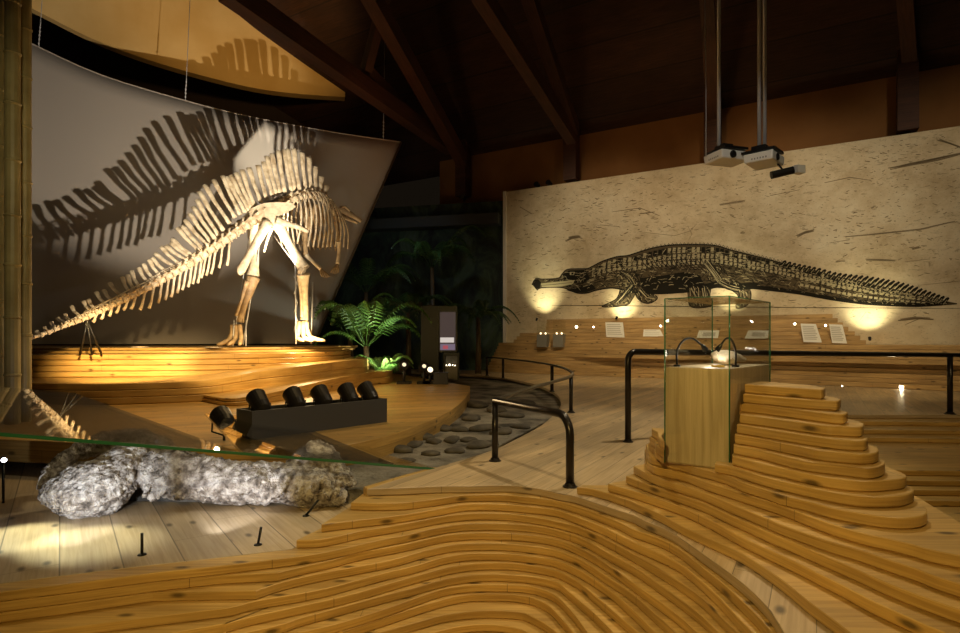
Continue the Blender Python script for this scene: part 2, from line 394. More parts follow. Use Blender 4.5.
# ------------------------------------------------------------------ floors and terraces
XY = lambda pts, z: [G(x, y, z).xy for x, y in pts]
RING = {
0: [(367,489),(380,488.6),(412,487.4),(443,486),(468,486),(490,485.5),(512,485.5),(540,489),(560,493.5),(576,496.5),(613.7,509),(633,515),(646,521.5),(672.6,533),(707,556.7),(728,571.7),(748.4,588),(767,607),(780,626),(790,645)],
1: [(351,502.5),(364,503),(380,503.2),(405,502.5),(432,499.5),(456,496),(470,494.8),(501,494.5),(523,496.5),(540.5,498.4),(558,501),(582,508),(599.5,514.5),(620,522.4),(634,529.5),(660,538.5),(680.5,549.6),(699.5,564.6),(723,583.5),(742,601),(758,616.7),(772,633),(780,645)],
2: [(321.4,524.5),(343,521.8),(368,519),(400,515.3),(432,510),(459,505),(475,503.6),(501,504),(526,506),(545,508),(559.5,510.7),(576,516.5),(601,526),(614,532.5),(639,544.6),(660,553.5),(680.5,564),(699.5,579),(720,598),(736,615),(753,633),(762,645)],
3: [(296.6,540),(319.5,539.3),(343,535),(359,531.3),(380,527.8),(404,523.8),(443,516.3),(468,513.6),(490,513),(512,514),(532.6,516.6),(550,519.7),(570.5,524.5),(580,527.5),(595,533.5),(623,548),(648,562),(660,569),(680.5,582),(702.6,598),(723,618),(739,633),(750,645)],
4: [(299,556.5),(327,551.8),(356,545.3),(380,540),(408,534.5),(443,526.8),(468,523.7),(501,523.4),(529.5,525),(555,529.5),(580,537.4),(607,552),(636,568),(660,584.5),(680.5,599),(701,615),(720,633),(731,645)],
5: [(278,572.5),(298,567.5),(331.6,560),(363,552),(395,546),(411.6,542.6),(443,535.5),(468,533),(491.6,532.8),(526,534.5),(555,539),(580,548.3),(607,564),(631,581),(660,601.5),(680.5,617),(698,633),(710,645)],
6: [(256,590.6),(279,583),(301,577.5),(331.6,571),(368,564.6),(399,558),(427,550),(451,545),(468,543.5),(500,543.3),(529.5,545.8),(555,550),(580,559.3),(607,576.4),(631,592.5),(655,613.5),(677,633),(690,645)],
7: [(200,611),(231.6,607),(255,601),(288,595.4),(300,593.5),(331.6,587),(363,578.5),(388,572),(416,565.4),(443,557.5),(467,553.7),(500,553.4),(531,556),(555,560),(580,570.6),(607,588),(628,605.6),(648,624.6),(658,634),(670,646)],
8: [(200,627.7),(223.7,624),(247,617.5),(279,610.5),(300,606),(331.6,599),(363,591),(388,583.7),(411.6,577),(443,568.5),(462,564.8),(480,563),(507,562.7),(531,565.2),(555,570),(570,577),(580,583),(601,600.5),(618,615),(639,633),(652,645)],
9: [(247,632),(300,618),(331.6,609.6),(363,601),(395,592.5),(411.6,588.5),(443,579.6),(468,575.3),(491.6,574),(507,574.4),(531,576.4),(555,581.5),(567,590),(580,601),(591.6,611),(607,626),(614,634),(624,646)],
10: [(300,632),(331.6,625),(363,616),(395,605.5),(411.6,599.5),(443,589),(468,585),(491.6,584.3),(520,585),(539,588.3),(555,595),(570.5,610),(580,622),(588,633),(598,646)],
11: [(342.6,631.5),(363,625),(395,614.5),(411.6,609),(435,601.7),(456,596.3),(475,594),(500,593.8),(515,594.6),(531,597.4),(548,605),(561,618),(574,633),(584,645)],
12: [(380,632),(422.6,620.6),(443,615),(468,611.6),(491.6,610.4),(520,612),(532.6,616.7),(545,623.5),(558,633.5),(570,646)],
13: [(430,633),(460,626.3),(485,624.2),(507,626),(526,631.5),(545,643)],
}
LEFTFLUSH = [(-60,600),(0,592),(60,585),(153,573),(220,566),(275,559.5)]
terrace = empty('stepped_terrace', (0, 3.9, -.9))
tag(terrace, 'sunken terrace of curved stacked pine boards stepping down towards the front', 'terrace')
flush = XY(LEFTFLUSH, -4*T)
for k in range(1, 14):
    z = -k*T
    fr = XY(RING[k], z)
    if 4 <= k <= 6:
        cut = [p for p in flush if p.x < fr[0].x-(.03, .22, .55)[k-4]]
    else: cut = []
    if k == 7: fr = XY([(-60,645),(0,637),(60,628.5),(127,620)], z)+fr
    if k in (8, 9): fr = [Vector((-2.6, 2.6-.05*(k-8)))]+fr
    fr = [Vector((p.x, p.y, 0)) for p in cut]+spline([(p.x, p.y, 0) for p in fr], 5)
    # back path, hidden under the board above
    e = fr[-1]
    if k <= 3: back = [(1.6, 1.7), (1.30, 3.6), (.6, 4.6), (0, 4.7), (-.40, 4.75), G(*[(366, 491), (351, 506), (321, 528)][k-1], z).xy]
    elif k <= 9: back = [(1.6, 1.7), (1.30, 3.6), (.6, 4.6), (0, 4.7), (-3.0, 4.5), (-3.4, 2.7)]
    else: back = [(1.3, 2.6), (1.20, 3.4), (.6, 4.4), (-.6, 4.4), (-1.4, 4.0), (fr[0].x-.3, fr[0].y)]
    slab(fr, back, z-T-.004 if k < 13 else z-T, z).build('board', M['board'], terrace)
    if k == 13:
        slab([(-2, 2.2), (1.4, 2.2)], [(1.4, 4.2), (-2, 4.2)], z-2*T, z-T-.002).build('board', M['board'], terrace)

# walkway at level 0
front = spline([(p.x, p.y, 0) for p in XY(RING[0], 0)], 5)
pond_edge = [(367,489),(400,478.5),(436,467.5),(490,451),(520,437),(543,424),(556,412),(561,403),(556,394),(540,386),(518,380.5),(500,377.5),(470,375),(440,373.5),(405,372)]
pe = spline([(p.x, p.y, 0) for p in XY(pond_edge, 0)], 5)
back = [(1.7, 1.5), (1.75, 2.5), (2.1, 4.2), (2.6, 6.0), (3.9, 8.3), (7.2, 8.3), (12, 7.7), (14, 12), (6, 19.6), (.9, 20.2), (-3.6, 20.6)]
fl = slab(front, back + [(p.x, p.y) for p in reversed(pe)][:-1], -T-.003, 0, (.50, .86)).build('floor', M['deck'])
tag(fl, kind='structure')
# sunken floor on the left with the fossil
pf = XY([(-70,592),(0,584),(60,576.5),(153,565.5),(220,558),(292,549.5)], -4*T)
pit = slab(pf, [(-1.12, 3.72), (-.62, 4.52), (-.25, 5.1), (-2.6, 5.9), (-9, 7.4), (-9, 2.6)], -4*T-.03, -4*T+.003, (-.586, .81)).build('floor_left', wood('pale_floor_boards', (.60, .48, .32), (.46, .34, .20), plank=.30, line=.10))
tag(pit, kind='structure')
# kerb of the sunken floor against the walkway
mb = slab(XY([(367,489),(400,478.5),(436,467.5)], 0), [(-.42, 4.92), (-.66, 4.58), (-.86, 4.28)], -.26, .002)
tag(mb.build('trim_2', M['board']), kind='structure')
# pond bed
mb = slab([(-3.2, 4.7), (-.7, 4.6), (-.3, 5.0), (1.6, 9.0), (2.2, 13), (.5, 17.5), (-4.5, 21)], [(-6, 20), (-3, 9)], -.45, -.10)
tag(mb.build('floor_pond', M['gravel']), kind='structure')

# right-hand lower steps behind the mound
rs = empty('side_steps', (6, 8, -.8))
tag(rs, 'wide pine steps going down from the walkway behind the stepped mound', 'steps')
lv = [(0, 416), (-T, 421), (-2*T, 428), (-3*T, 435.5), (-4*T, 443), (-4*T-.001, 470), (-5*T, 476), (-6*T, 485), (-7*T, 495)]
for i, (z, y) in enumerate([(-T, 421.5), (-2*T, 430), (-3*T, 438), (-4*T, 470), (-5*T, 480), (-6*T, 489.5), (-7*T, 500), (-8*T, 540)]):
    fr = [G(x, y+dy, z).xy for x, dy in ((700, -1), (800, 0), (880, 0), (960, 1), (1060, 3), (1700, 9))]
    fr = [Vector((max(p.x, 2.25), p.y)) for p in fr]
    if i == 7: fr = [Vector((2.3, -1)), Vector((12, -1))]
    slab(fr, [(max(fr[-1].x, 12), 7.6), (max(fr[-1].x, 12), 9.0), (2.9, 9.0)], z-T-.003, z).build('step', M['tier'], rs)

# ------------------------------------------------------------------ stepped mound and glass case
KC = .95
cN = Vector((1.514, 3.52))*KC; cL = Vector((1.200, 3.765))*KC; cR = Vector((2.07, 4.14))*KC; cB = cL+cR-cN
HILL = {
1: [(577,487),(591.6,488.7),(607,493),(626,499.5),(639,505),(661,514.5),(680,525),(707,537.5),(736,550.4),(755,561.5),(782,580),(804,598),(818.4,609),(831,618),(848,631),(862,643)],
2: [(608,484),(623,488),(640,493),(660,499.5),(683.7,508),(712,521),(739,535.5),(760,545.6),(791.6,560),(823,575.6),(840,584),(871.6,600.5),(900,613.5),(925,624.6),(947,633.5),(975,646)],
3: [(626,476),(640,481.5),(660,488.5),(700,502),(725,513),(760,528.5),(774,534.6),(795,543),(823,555),(852.6,567.5),(887,582.7),(916,594),(941,603),(960,609.6),(990,620)],
4: [(633.5,466),(645,472.5),(660,478.7),(699.5,491),(729.5,503.4),(761,516),(780,524),(807,533.5),(831,541.5),(859,549.6),(887,559),(916,568.5),(938,577),(960,584),(990,594)],
5: [(647,462),(653,466),(660,468),(685,473.6),(707,482),(723,487),(748,495),(780,505),(812,517),(836,525.5),(867,534),(890,539),(911,544),(928,549),(947,553),(960,555.5),(990,561)],
6: [(649,455),(655,457.5),(680.5,462.8),(698,468),(714,472),(727,476),(744,483),(764,489),(780,494.5),(806,500.5),(829.5,507),(855,512),(880,516),(903,517.5),(920,516),(927,512.5),(926,508)],
7: [(715,463.5),(731,466.4),(748.4,472),(761,475.8),(780,480.5),(791.6,483),(826,490.5),(855,495.3),(880,496.6),(900,495.6),(911,492.8),(914,489.5),(911,487)],
8: [(732.5,456),(762,463.5),(780,467.3),(806,473),(829.5,477.4),(853,480.3),(875,480.8),(893,479.6),(904,477.8),(906.5,475.3),(902,472.5)],
9: [(734,445),(760,450),(788,457),(807,461),(836,464.4),(855,466.6),(868,468),(878,467),(884.5,464),(884.5,460.5)],
10: [(735,434.5),(760,438.6),(780,442.5),(799.5,446.2),(818.5,450),(852,453.2),(866,453.6),(875,452.6),(878.7,450.3),(877,447)],
11: [(737,424.4),(770.5,429.5),(821,437),(846,439.8),(860,440.4),(866,440),(868,437.5)],
12: [(739.7,414.3),(770.5,418),(821,424.7),(841,426),(857,426.6),(863,426),(864,423)],
13: [(740,403),(770.5,406),(821,412.3),(838,413.8),(845,413.8),(848,412)],
14: [(743.5,393.8),(770.5,396.2),(803,399),(830,400.6),(838,400.8),(841,399)],
15: [(745,384),(770,386),(800,388),(818,389.3),(823,389.3),(825.5,388)],
}
ev0 = (cR-cN).normalized()
mound = empty('stepped_mound', (1.9, 3.2, 0))
tag(mound, 'mound of stacked rounded pine boards rising in a cone beside the tall glass case', 'mound')
for j in range(1, 16):
    z = j*T; fr = XY(HILL[j], z)
    fr = [p for p in fr]
    frs = spline([(p.x, p.y, 0) for p in fr], 5)
    if j <= 5:
        e = fr[-1]
        back = [(e.x+.12, e.y-.7), (2.25, 1.4), (2.14+.02*(5-j), 2.56), (2.27+.02*(5-j), 3.0), (2.34, 3.6), (2.32, 4.2), (1.75, 4.75), (1.22, 4.3), (1.12+.01*j, 4.06)]
        if j <= 3: back[-1:] = [(1.15, 4.12), (fr[0].x+.05, fr[0].y+.05)]
    elif j == 6:
        back = [(2.12, 2.9), (2.30, 3.6), (2.28, 4.2), (1.75, 4.7), (1.20, 4.2)]
    else:
        k = 15-j
        yb = 3.67+.045*k
        tt = (yb-cN.y)/(cR.y-cN.y); fx = cN.x+(cR.x-cN.x)*tt
        if j == 7: back = [(2.14, 3.4), (2.2, 4.1), (cR.x+.03, cR.y), (cN.x+.02, cN.y-.012), (cN.x-.01, cN.y-.014), (1.375, 3.375)]
        else:
            tip = fr[-1]
            
            a_ = (HILL[j][0][0]-480-.3)/F; o_ = cN+Vector((ev0.y, -ev0.x))*.025; tq = (a_*o_.y-o_.x)/(ev0.x-a_*ev0.y); lp0 = o_+ev0*tq
            back = [(tip.x+.03, tip.y+.2), (1.84+.04*k, yb-.06), (1.82+.03*k, yb), (fx+.035, yb), (lp0.x, lp0.y)]
    slab(frs, back, z-T-.003, z).build('board', M['board'], mound)
for (z, pts) in ((7*T, [(653.5,446),(655,451),(660,453.5),(664,455)]), (8*T, [(655,440),(656,445),(660,447.5),(664,449)]), (9*T, [(657.5,432),(658.5,437),(661,439.5),(664.5,441)])):
    fr = XY(pts, z); slab(fr, [(cL.x-.012, cL.y+.03), (cL.x+.10, cL.y+.28), (cL.x+.02, cL.y+.34), (fr[0].x, fr[0].y+.12)], z-T-.003, z).build('board', M['board'], mound)

# case
Z0, ZP, ZT = 6*T, H-31/F*3.52*KC, H+42/F*3.52*KC
case = empty('display_case', ((cN+cB)/2).to_3d()+Vector((0, 0, Z0)))
tag(case, 'tall glass case on a pale plywood plinth set into the stepped mound', 'display case')
ctr = (cN+cB)/2
def shrink(p, s): return ctr+(p-ctr)*s
C4 = [cN, cR, cB, cL]
mb = slab([shrink(p, .985) for p in C4], [], Z0+.001, ZP, chamfer=.002)
mb.build('plinth', M['ply'], case)
def pane(a, b, z0, z1, th=.006):
    a = Vector(a); b = Vector(b); t = (b-a).normalized(); n = Vector((-t.y, t.x)); c = (a+b)/2
    mb = MB(); rot = Matrix(((t.x, n.x, 0), (t.y, n.y, 0), (0, 0, 1)))
    mb.box((c.x, c.y, (z0+z1)/2), ((b-a).length, th, z1-z0), rot); return mb
for a, b in zip(C4, C4[1:]+C4[:1]):
    t = (b-a).normalized()*.004
    pane(a+t, b-t, Z0+.002, ZT-.007).build('glass_pane', M['glass'], case)
slab(C4, [], ZT-.006, ZT, chamfer=.001).build('glass_top', M['glass'], case)
mb = MB()
for p in C4:
    mb.tube([(p.x, p.y, Z0+.002), (p.x, p.y, ZT)], .0045, 6)
for a, b in zip(C4, C4[1:]+C4[:1]):
    mb.tube([(a.x, a.y, ZT), (b.x, b.y, ZT)], .0025, 6)
mb.build('glass_edge', M['glass_edge'], case)
# what lies in the case
eu = (cL-cN).normalized(); ev = (cR-cN).normalized()
def cp(u, v, z=0): p = cN+eu*u+ev*v; return Vector((p.x, p.y, ZP+z))
def goose(base, tipdir, label):
    o = empty('gooseneck_lamp', base); tag(o, label, 'lamp', 'gooseneck lamps in the glass case')
    mb = MB(); mb.lathe(base, (0, 0, 1), [(0.001, .022), (.012, .022), (.014, .008)], 12); mb.build('base', M['black'], o)
    td = Vector(tipdir)
    p = [base+Vector((0, 0, .01)), base+Vector((0, 0, .10)), base+td*.25+Vector((0, 0, .165)), base+td*.6+Vector((0, 0, .175)), base+td+Vector((0, 0, .125))]
    mb = MB(); mb.tube(spline(p, 6), .0065, 8); mb.build('neck', M['black'], o)
    e = base+td+Vector((0, 0, .125)); ax = (td.normalized()+Vector((0, 0, -1.2))).normalized()
    mb = MB(); mb.lathe(e, ax, [(-.02, .006), (0, .014), (.03, .018)], 12); hd_ = mb.build('lamp_head', M['black'], o)
    mb = MB(); mb.lathe(e, ax, [(.028, .008), (.031, .007)], 12); mb.build('bulb', M['glow'], o).parent = hd_
    return e, ax
e1, a1 = goose(cp(.345, .10), (ev*.16+eu*-.10).to_3d(), 'black curved gooseneck lamp at the left end of the glass case')
e2, a2 = goose(cp(.05, .26), (ev*.02-eu*-.10).to_3d(), 'black gooseneck lamp standing in the middle of the glass case by its front edge')
point('case_light', e1+a1*.06, .5, (1, .93, .8)); point('case_light', e2+a2*.06, .5, (1, .93, .8)); point('case_light', cp(.16, .50, .30), .9, (1, .95, .85), .006)  # third point is a fill inside the case, no lamp stands there
fo = empty('fossil_jaw', cp(.2, .52)); tag(fo, 'pale flat fossil bone lying inside the tall glass case', 'fossil')
mb = MB(); path = [cp(.10, .34, .03), cp(.16, .42, .045), cp(.20, .52, .06), cp(.20, .64, .055), cp(.16, .74, .03)]
mb.tube(spline(path, 5), [.015+.032*math.sin(math.pi*i/20)+.010*math.sin(i*2.3) for i in range(21)], 10, squash=(.75, 1.6)); mb.build('bone', M['bone'], fo)
mb = MB()
for i in range(9):
    p = cp(.10+.012*i, .36+.04*i, .045); mb.lathe(p, (-.3, -.6, .2), [(0, .008), (.03, .001)], 6)
mb.build('tooth', M['bone'], fo)
mb = MB(); mb.box(cp(.12, .16, .008), (.06, .05, .014)); tag(mb.build('amber_fragment', plain('amber', (.7, .5, .15), .4)), 'small yellow fossil fragment lying between the two gooseneck lamps in the case', 'fossil')

# ------------------------------------------------------------------ railings
def disc(mb, p, r=.055, h=.012): mb.lathe(p, (0, 0, 1), [(0.0005, r), (h*.7, r), (h, r*.8), (h+.02, r*.6)], 16)
lb = empty('pond_barrier', G(495, 461, 0)); tag(lb, 'low dark metal barrier curving round the pond, with a bent front end post', 'railing')
P1 = G(495, 461, 0); P2 = G(570, 487, 0); hz = .54
def hp(px, py, z=hz): return G(px, py, z)
fa = Vector((P2.x, P2.y, hz-.02)); fb = Vector((P1.x, P1.y, hz))
dirr = (fb-fa).normalized()
bend = [Vector((P2.x, P2.y, .004)), Vector((P2.x, P2.y, hz-.16))] + [Vector((P2.x, P2.y, hz-.16))+Vector((dirr.x, dirr.y, 0))*(.13*(1-math.cos(a)))+Vector((0, 0, .15*math.sin(a))) for a in [math.pi/2*k/6 for k in range(1, 7)]] + [fb]
mb = MB(); mb.tube(bend, .031, 12); mb.build('end_rail', M['rail'], lb)
back_rail = [fb, hp(530, 388.5), hp(558, 380.5), hp(569, 377), hp(572.5, 374), hp(570, 371), hp(562, 367.5), hp(552, 365), hp(530, 361.5), hp(503, 358.5), hp(486, 357)]
mb = MB(); mb.tube(spline(back_rail, 8), .027, 10, squash=(.75, 1.1)); mb.build('hand_rail', M['rail'], lb)
mb = MB(); mb.tube([Vector((P1.x, P1.y, .004)), fb-Vector((0, 0, .01))], .029, 12); disc(mb, P1); mb.build('post', M['rail'], lb)
mb = MB(); disc(mb, P2); mb.build('flange', M['rail'], lb)
for q in (hp(571, 376), hp(552, 365.4), hp(503, 358.6), hp(487, 357.2)):
    b0 = Vector((q.x, q.y, .0)); mb = MB(); mb.tube([b0+Vector((0, 0, .004)), q-Vector((0, 0, .01))], .029 if q.y < 10 else .035, 10); disc(mb, b0, .06); mb.build('post', M['rail'], lb)
sr = empty('side_railing', G(628, 442, 0)); tag(sr, 'taller dark straight handrail along the walkway behind the glass case', 'railing')
Q1 = G(628, 442, 0); Q2 = G(950, 414, 0); zt1 = H-12/F*Q1.y-.02; zt2 = H-17/F*Q2.y
d12 = Vector((Q2.x-Q1.x, Q2.y-Q1.y, 0)).normalized()
e2_ = Vector((Q2.x, Q2.y, zt2))+ (Vector((Q2.x, Q2.y, zt2))-Vector((Q1.x, Q1.y, zt1)))*.4
bend = [Q1+Vector((0, 0, .004)), Vector((Q1.x, Q1.y, zt1-.10))] + [Vector((Q1.x, Q1.y, zt1-.10))+d12*(.09*(1-math.cos(a)))+Vector((0, 0, .10*math.sin(a))) for a in [math.pi/2*k/6 for k in range(1, 7)]] + [e2_]
mb = MB(); mb.tube(bend, .033, 12); mb.build('hand_rail', M['rail'], sr)
mb = MB(); disc(mb, Q1); mb.build('flange', M['rail'], sr)
mb = MB(); mb.tube([Q2+Vector((0, 0, .004)), Vector((Q2.x, Q2.y, zt2))], .036, 12); disc(mb, Q2, .075); mb.build('post', M['rail'], sr)

# ------------------------------------------------------------------ left deck and tiers of the dinosaur platform
DZ = .10
deck_edge = [(470,386),(468,394),(458,405),(440,416),(405,430),(370,440),(330,446.5),(270,449),(200,448),(120,445),(40,441),(-60,437)]
de = spline([(p.x, p.y, 0) for p in XY(deck_edge, DZ)], 6)
dk = empty('round_deck', (-3, 8, -.2)); tag(dk, 'large low round pine deck in front of the dinosaur platform', 'deck')
slab(de, [(-13, 6), (-13, 16), (-3.0, 17.5)], -.12, DZ, (.93, .36)).build('deck_top', wood('deck_boards', PINE_L, PINE_D, plank=.16), dk)
TIERS = []
def tierpts(pts, z): return spline([(p.x, p.y, 0) for p in XY(pts, z)], 6)
pl = empty('dinosaur_platform', (-5, 11, DZ)); tag(pl, 'curved platform of stacked pine boards in tiers under the dinosaur skeleton', 'platform')
z_t2 = H-46/F*8.66
t2 = [(-80,381),(25,383),(100,384),(180,383.5),(235,380),(275,373.5),(305,369),(335,366.2),(356,365.2),(366,364.8),(369,363)]
nt2 = 3; tz = (z_t2-DZ)/nt2
back2 = [(-3.4, 13.5), (-4.5, 16), (-14, 15), (-14, 8)]
base2 = tierpts(t2, z_t2)
def wave_tier(pts, zbase, nb, backlen, mat):
    """boards whose top rises and falls along the front: pts are (px, py, z of the top edge)"""
    top = spline([G(x, y, z) for x, y, z in pts], 7); n = len(top)
    bd = Vector((-.6, .8, 0))
    for i in range(nb):
        mb = MB(); acc = 0
        def zz(p, f): return zbase+(p.z-zbase)*f
        f0, f1 = i/nb, (i+1)/nb; off = .03*(nb-1-i); ga = .018
        rows = []
        for k, p in enumerate(top):
            if k: acc += (p-top[k-1]).length
            bl = backlen[0]+(backlen[1]-backlen[0])*k/(n-1)
            a = (p.x+off*.3, p.y-off); back = p+bd*bl
            rows.append((acc, [mb.vert((a[0], a[1]+.02, zz(p, f0)+.001)), mb.vert((a[0], a[1], zz(p, f0)+ga)), mb.vert((a[0], a[1], zz(p, f1)-.006)), mb.vert((a[0], a[1]+.006, zz(p, f1))), mb.vert((back.x, back.y, zz(p, f1))), mb.vert((back.x, back.y, zz(p, f0)+.001))]))
        for (u0, r0), (u1, r1) in zip(rows, rows[1:]):
            vs = (0, ga, .07, .08, .08+backlen[0], .2+backlen[0])
            for j in range(6):
                j2 = (j+1) % 6; v0 = i*.1+vs[j]; v1 = i*.1+(vs[j2] if j2 else .5)
                mb.face((r0[j], r1[j], r1[j2], r0[j2]), [(u0, v0), (u1, v0), (u1, v1), (u0, v1)])
        mb.face(rows[0][1]); mb.face(list(reversed(rows[-1][1])))
        mb.build('tier', mat, pl)
wave_tier([(-80, 381, .41), (25, 383, .41), (100, 384, .41), (180, 382, .415), (218, 379, .44), (259, 371.5, .52), (297, 366.6, .58), (335, 362, .62), (358, 359.6, .64), (366, 359, .64), (369, 357.5, .645)], DZ, 3, (3.2, 1.0), M['tier'])
wave_tier([(185, 391, .20), (222, 398, .21), (250, 396.5, .225), (275, 392, .25), (310, 384, .30), (345, 376.5, .34), (370, 372.5, .36), (388, 371, .37), (393, 369.3, .37)], DZ, 2, (2.2, 1.0), M['tier'])
z_t1 = .82
t1 = [(-80,353),(25,354),(100,354.5),(180,354.5),(240,353.5),(290,351.5),(325,349),(343,347.8),(350,347),(350.5,345.5)]
dsh = 10.0
def t1w(x, y): # plan position of the front edge of the upper tier
    d = 9.6+.006*max(x, 0) if x > 0 else 9.6
    return Vector(((x-480)/F*d, d))
z_of = lambda x, y, d: H-(y-HY)/F*d
zt1_ = z_of(100, 354.5, 10.2)
base1 = tierpts([(x, y) for x, y in t1[:5]], zt1_)
edge1 = [Vector(((x-480)/F*d, d, 0)) for x, d in ((-80, 9.9), (25, 10.0), (100, 10.2), (180, 10.35), (240, 10.7), (290, 11.3), (325, 12.1), (343, 12.9), (351, 13.6))]
edge1 = spline(edge1, 6)
n1 = 4; hz1 = (zt1_-z_t2)/n1
back1 = [(-3.25, 14.4), (-4.2, 16), (-14, 15), (-14, 9.6)]
for i in range(n1):
    off = .03*(n1-1-i)
    slab([(p.x, p.y-off) for p in edge1], back1, z_t2+hz1*i+.001, z_t2+hz1*(i+1), (1, .2), .006, .02).build('tier', M['tier'], pl)
PT = zt1_
for i, sh in enumerate((.9, 1.5)):
    slab([(p.x-.05*sh, p.y+sh*.75) for p in edge1], [(-3.3, 15.2), (-4.2, 16), (-14, 15), (-14, 10.5+sh*.6)], PT+.001+.05*i, PT+.05*(i+1), (1, .2)).build('tier', M['tier'], pl)
PT2 = PT+.10

# ------------------------------------------------------------------ hanging screen
sc_top = [(18,38,13.9),(30,43.5,13.95),(100,75,14.2),(185,101,14.6),(250,117,15.0),(330,132,15.6),(401,142.5,16.2)]
st = spline([W(*p) for p in sc_top], 6)
top2 = [W(x, y, d) for x, y, d in sc_top]
mb = MB(); n = len(st); NR = 16
bx = W(314, 343, 15.4)
grid = []
for i, p in enumerate(st):
    col = []
    for r in range(NR+1):
        f = r/NR
        z = p.z+(.95-p.z)*f
        col.append((p.x, p.y, z))
    grid.append(col)
# slanted right edge: cut columns beyond the line from the top corner to bx
tr = st[-1]
def cutx(z): f = (tr.z-z)/(tr.z-.95); return tr.x+(bx.x-tr.x)*f
sx = [p.x for p in st]
def on(xq):
    for a, b in zip(st, st[1:]):
        if a.x <= xq <= b.x:
            f = (xq-a.x)/(b.x-a.x); return a.y+(b.y-a.y)*f, a.z+(b.z-a.z)*f
    return st[-1].y, st[-1].z
idx = []
for th in (0, .012):
    lay = []
    for r in range(NR+1):
        f = r/NR; row = []
        for i in range(40):
            g = i/39
            # right limit moves left with depth down the sheet
            xr = tr.x+(bx.x-tr.x)*f; xq = st[0].x+(xr-st[0].x)*g
            y, zt = on(xq); z = zt+(.95-zt)*f
            row.append(mb.vert((xq-th*.6, y+th, z)))
        lay.append(row)
    idx.append(lay)
for k, lay in enumerate(idx):
    for r in range(NR):
        for i in range(39):
            mb.face((lay[r][i], lay[r][i+1], lay[r+1][i+1], lay[r+1][i]), None, 0, True)
for r in range(NR):
    mb.face((idx[0][r][39], idx[1][r][39], idx[1][r+1][39], idx[0][r+1][39]))
for i in range(39):
    mb.face((idx[0][0][i], idx[1][0][i], idx[1][0][i+1], idx[0][0][i+1]))
scr = empty('hanging_screen', (-5, 14, .95)); tag(scr, 'large grey cloth screen hung behind the dinosaur skeleton, cut slanting at its right side', 'screen')
mb.build('cloth', M['screen'], scr, recalc=False)
mb = MB(); mb.tube([tr, Vector((bx.x, bx.y+.03, .95))], .03, 6); mb.build('edge_pole', plain('edge_tube', (.10, .075, .05), .5), scr)
mb = MB(); mb.tube([p+Vector((0, .02, .01)) for p in st], .022, 6); mb.build('top_tube', plain('pale_hem', (.55, .48, .42), .7), scr)
for px, i in ((36, 8), (188, 20), (385, 35)):
    q = min(st, key=lambda p: abs(p.x/p.y*F+480-px)); mb = MB()
    mb.tube([q+Vector((0, .02, .02)), q+Vector((0, .3, 3.2))], .008, 5)
    for k in range(5): mb.lathe(q+Vector((0, .02+.01*k, .08+.1*k)), (0, 0, 1), [(0, .01), (.03, .022), (.06, .01)], 6)
    mb.build('hanging_wire', M['steel'], scr)

# ------------------------------------------------------------------ dinosaur skeleton
def dS(px): return 8.9+(px-28)/315*4.1
def S(px, py, off=0): return W(px, py, dS(px)+off)
LAT = Vector((.74, -.67, 0))
dino = empty('dinosaur_skeleton', (-4.6, 12, PT2)); tag(dino, 'mounted two-legged dinosaur skeleton with a tall sail of back spines on the platform', 'skeleton')
colpx = [(28,339),(50,331),(87,317),(120,301),(156,283),(185,266),(208,251),(225,240),(240,229),(252,221),(265,213),(280,204),(295,198),(310,195),(322,199),(331,208),(337,218)]
colp = spline([S(x, y) for x, y in colpx], 8)
def colat(px):
    return min(colp, key=lambda p: abs(p.x/p.y*F+480-px))
L = [0]
for a, b in zip(colp, colp[1:]): L.append(L[-1]+(b-a).length)
tot = L[-1]
def at(s):
    for i in range(len(L)-1):
        if L[i+1] >= s: f = (s-L[i])/(L[i+1]-L[i]); return colp[i]+(colp[i+1]-colp[i])*f, (colp[i+1]-colp[i]).normalized()
    return colp[-1], (colp[-1]-colp[-2]).normalized()
s = .02; vi = 0
while s < tot-.03:
    f = s/tot; r = .035+.085*min(1, f*1.6) if f < .75 else .12-.05*(f-.75)/.25
    ln = .10+.075*min(1, f*1.8)
    p, t = at(s); mb = MB()
    mb.lathe(p-t*ln*.42, t, [(0, r*.82), (ln*.1, r), (ln*.25, r*.72), (ln*.6, r*.72), (ln*.75, r), (ln*.84, r*.82)], 9)
    if f > .05:
        for sg in (-1, 1):
            q = p+Vector((0, 0, r*.5)); mb.tube([q, q+LAT*sg*r*1.6+Vector((0, 0, r*.5))+t*.02, q+LAT*sg*r*(2.5 if .45 < f < .7 else 1.9)+Vector((0, 0, r*.6))], [r*.35, r*.3, r*.2], 5)
        mb.tube([p+Vector((0, 0, r*.5)), p+Vector((0, 0, r*1.5))-t*.03], [r*.5, r*.35], 6)
    if vi < 95: mb.build('vertebra', M['bone'], dino)
    s += ln; vi += 1
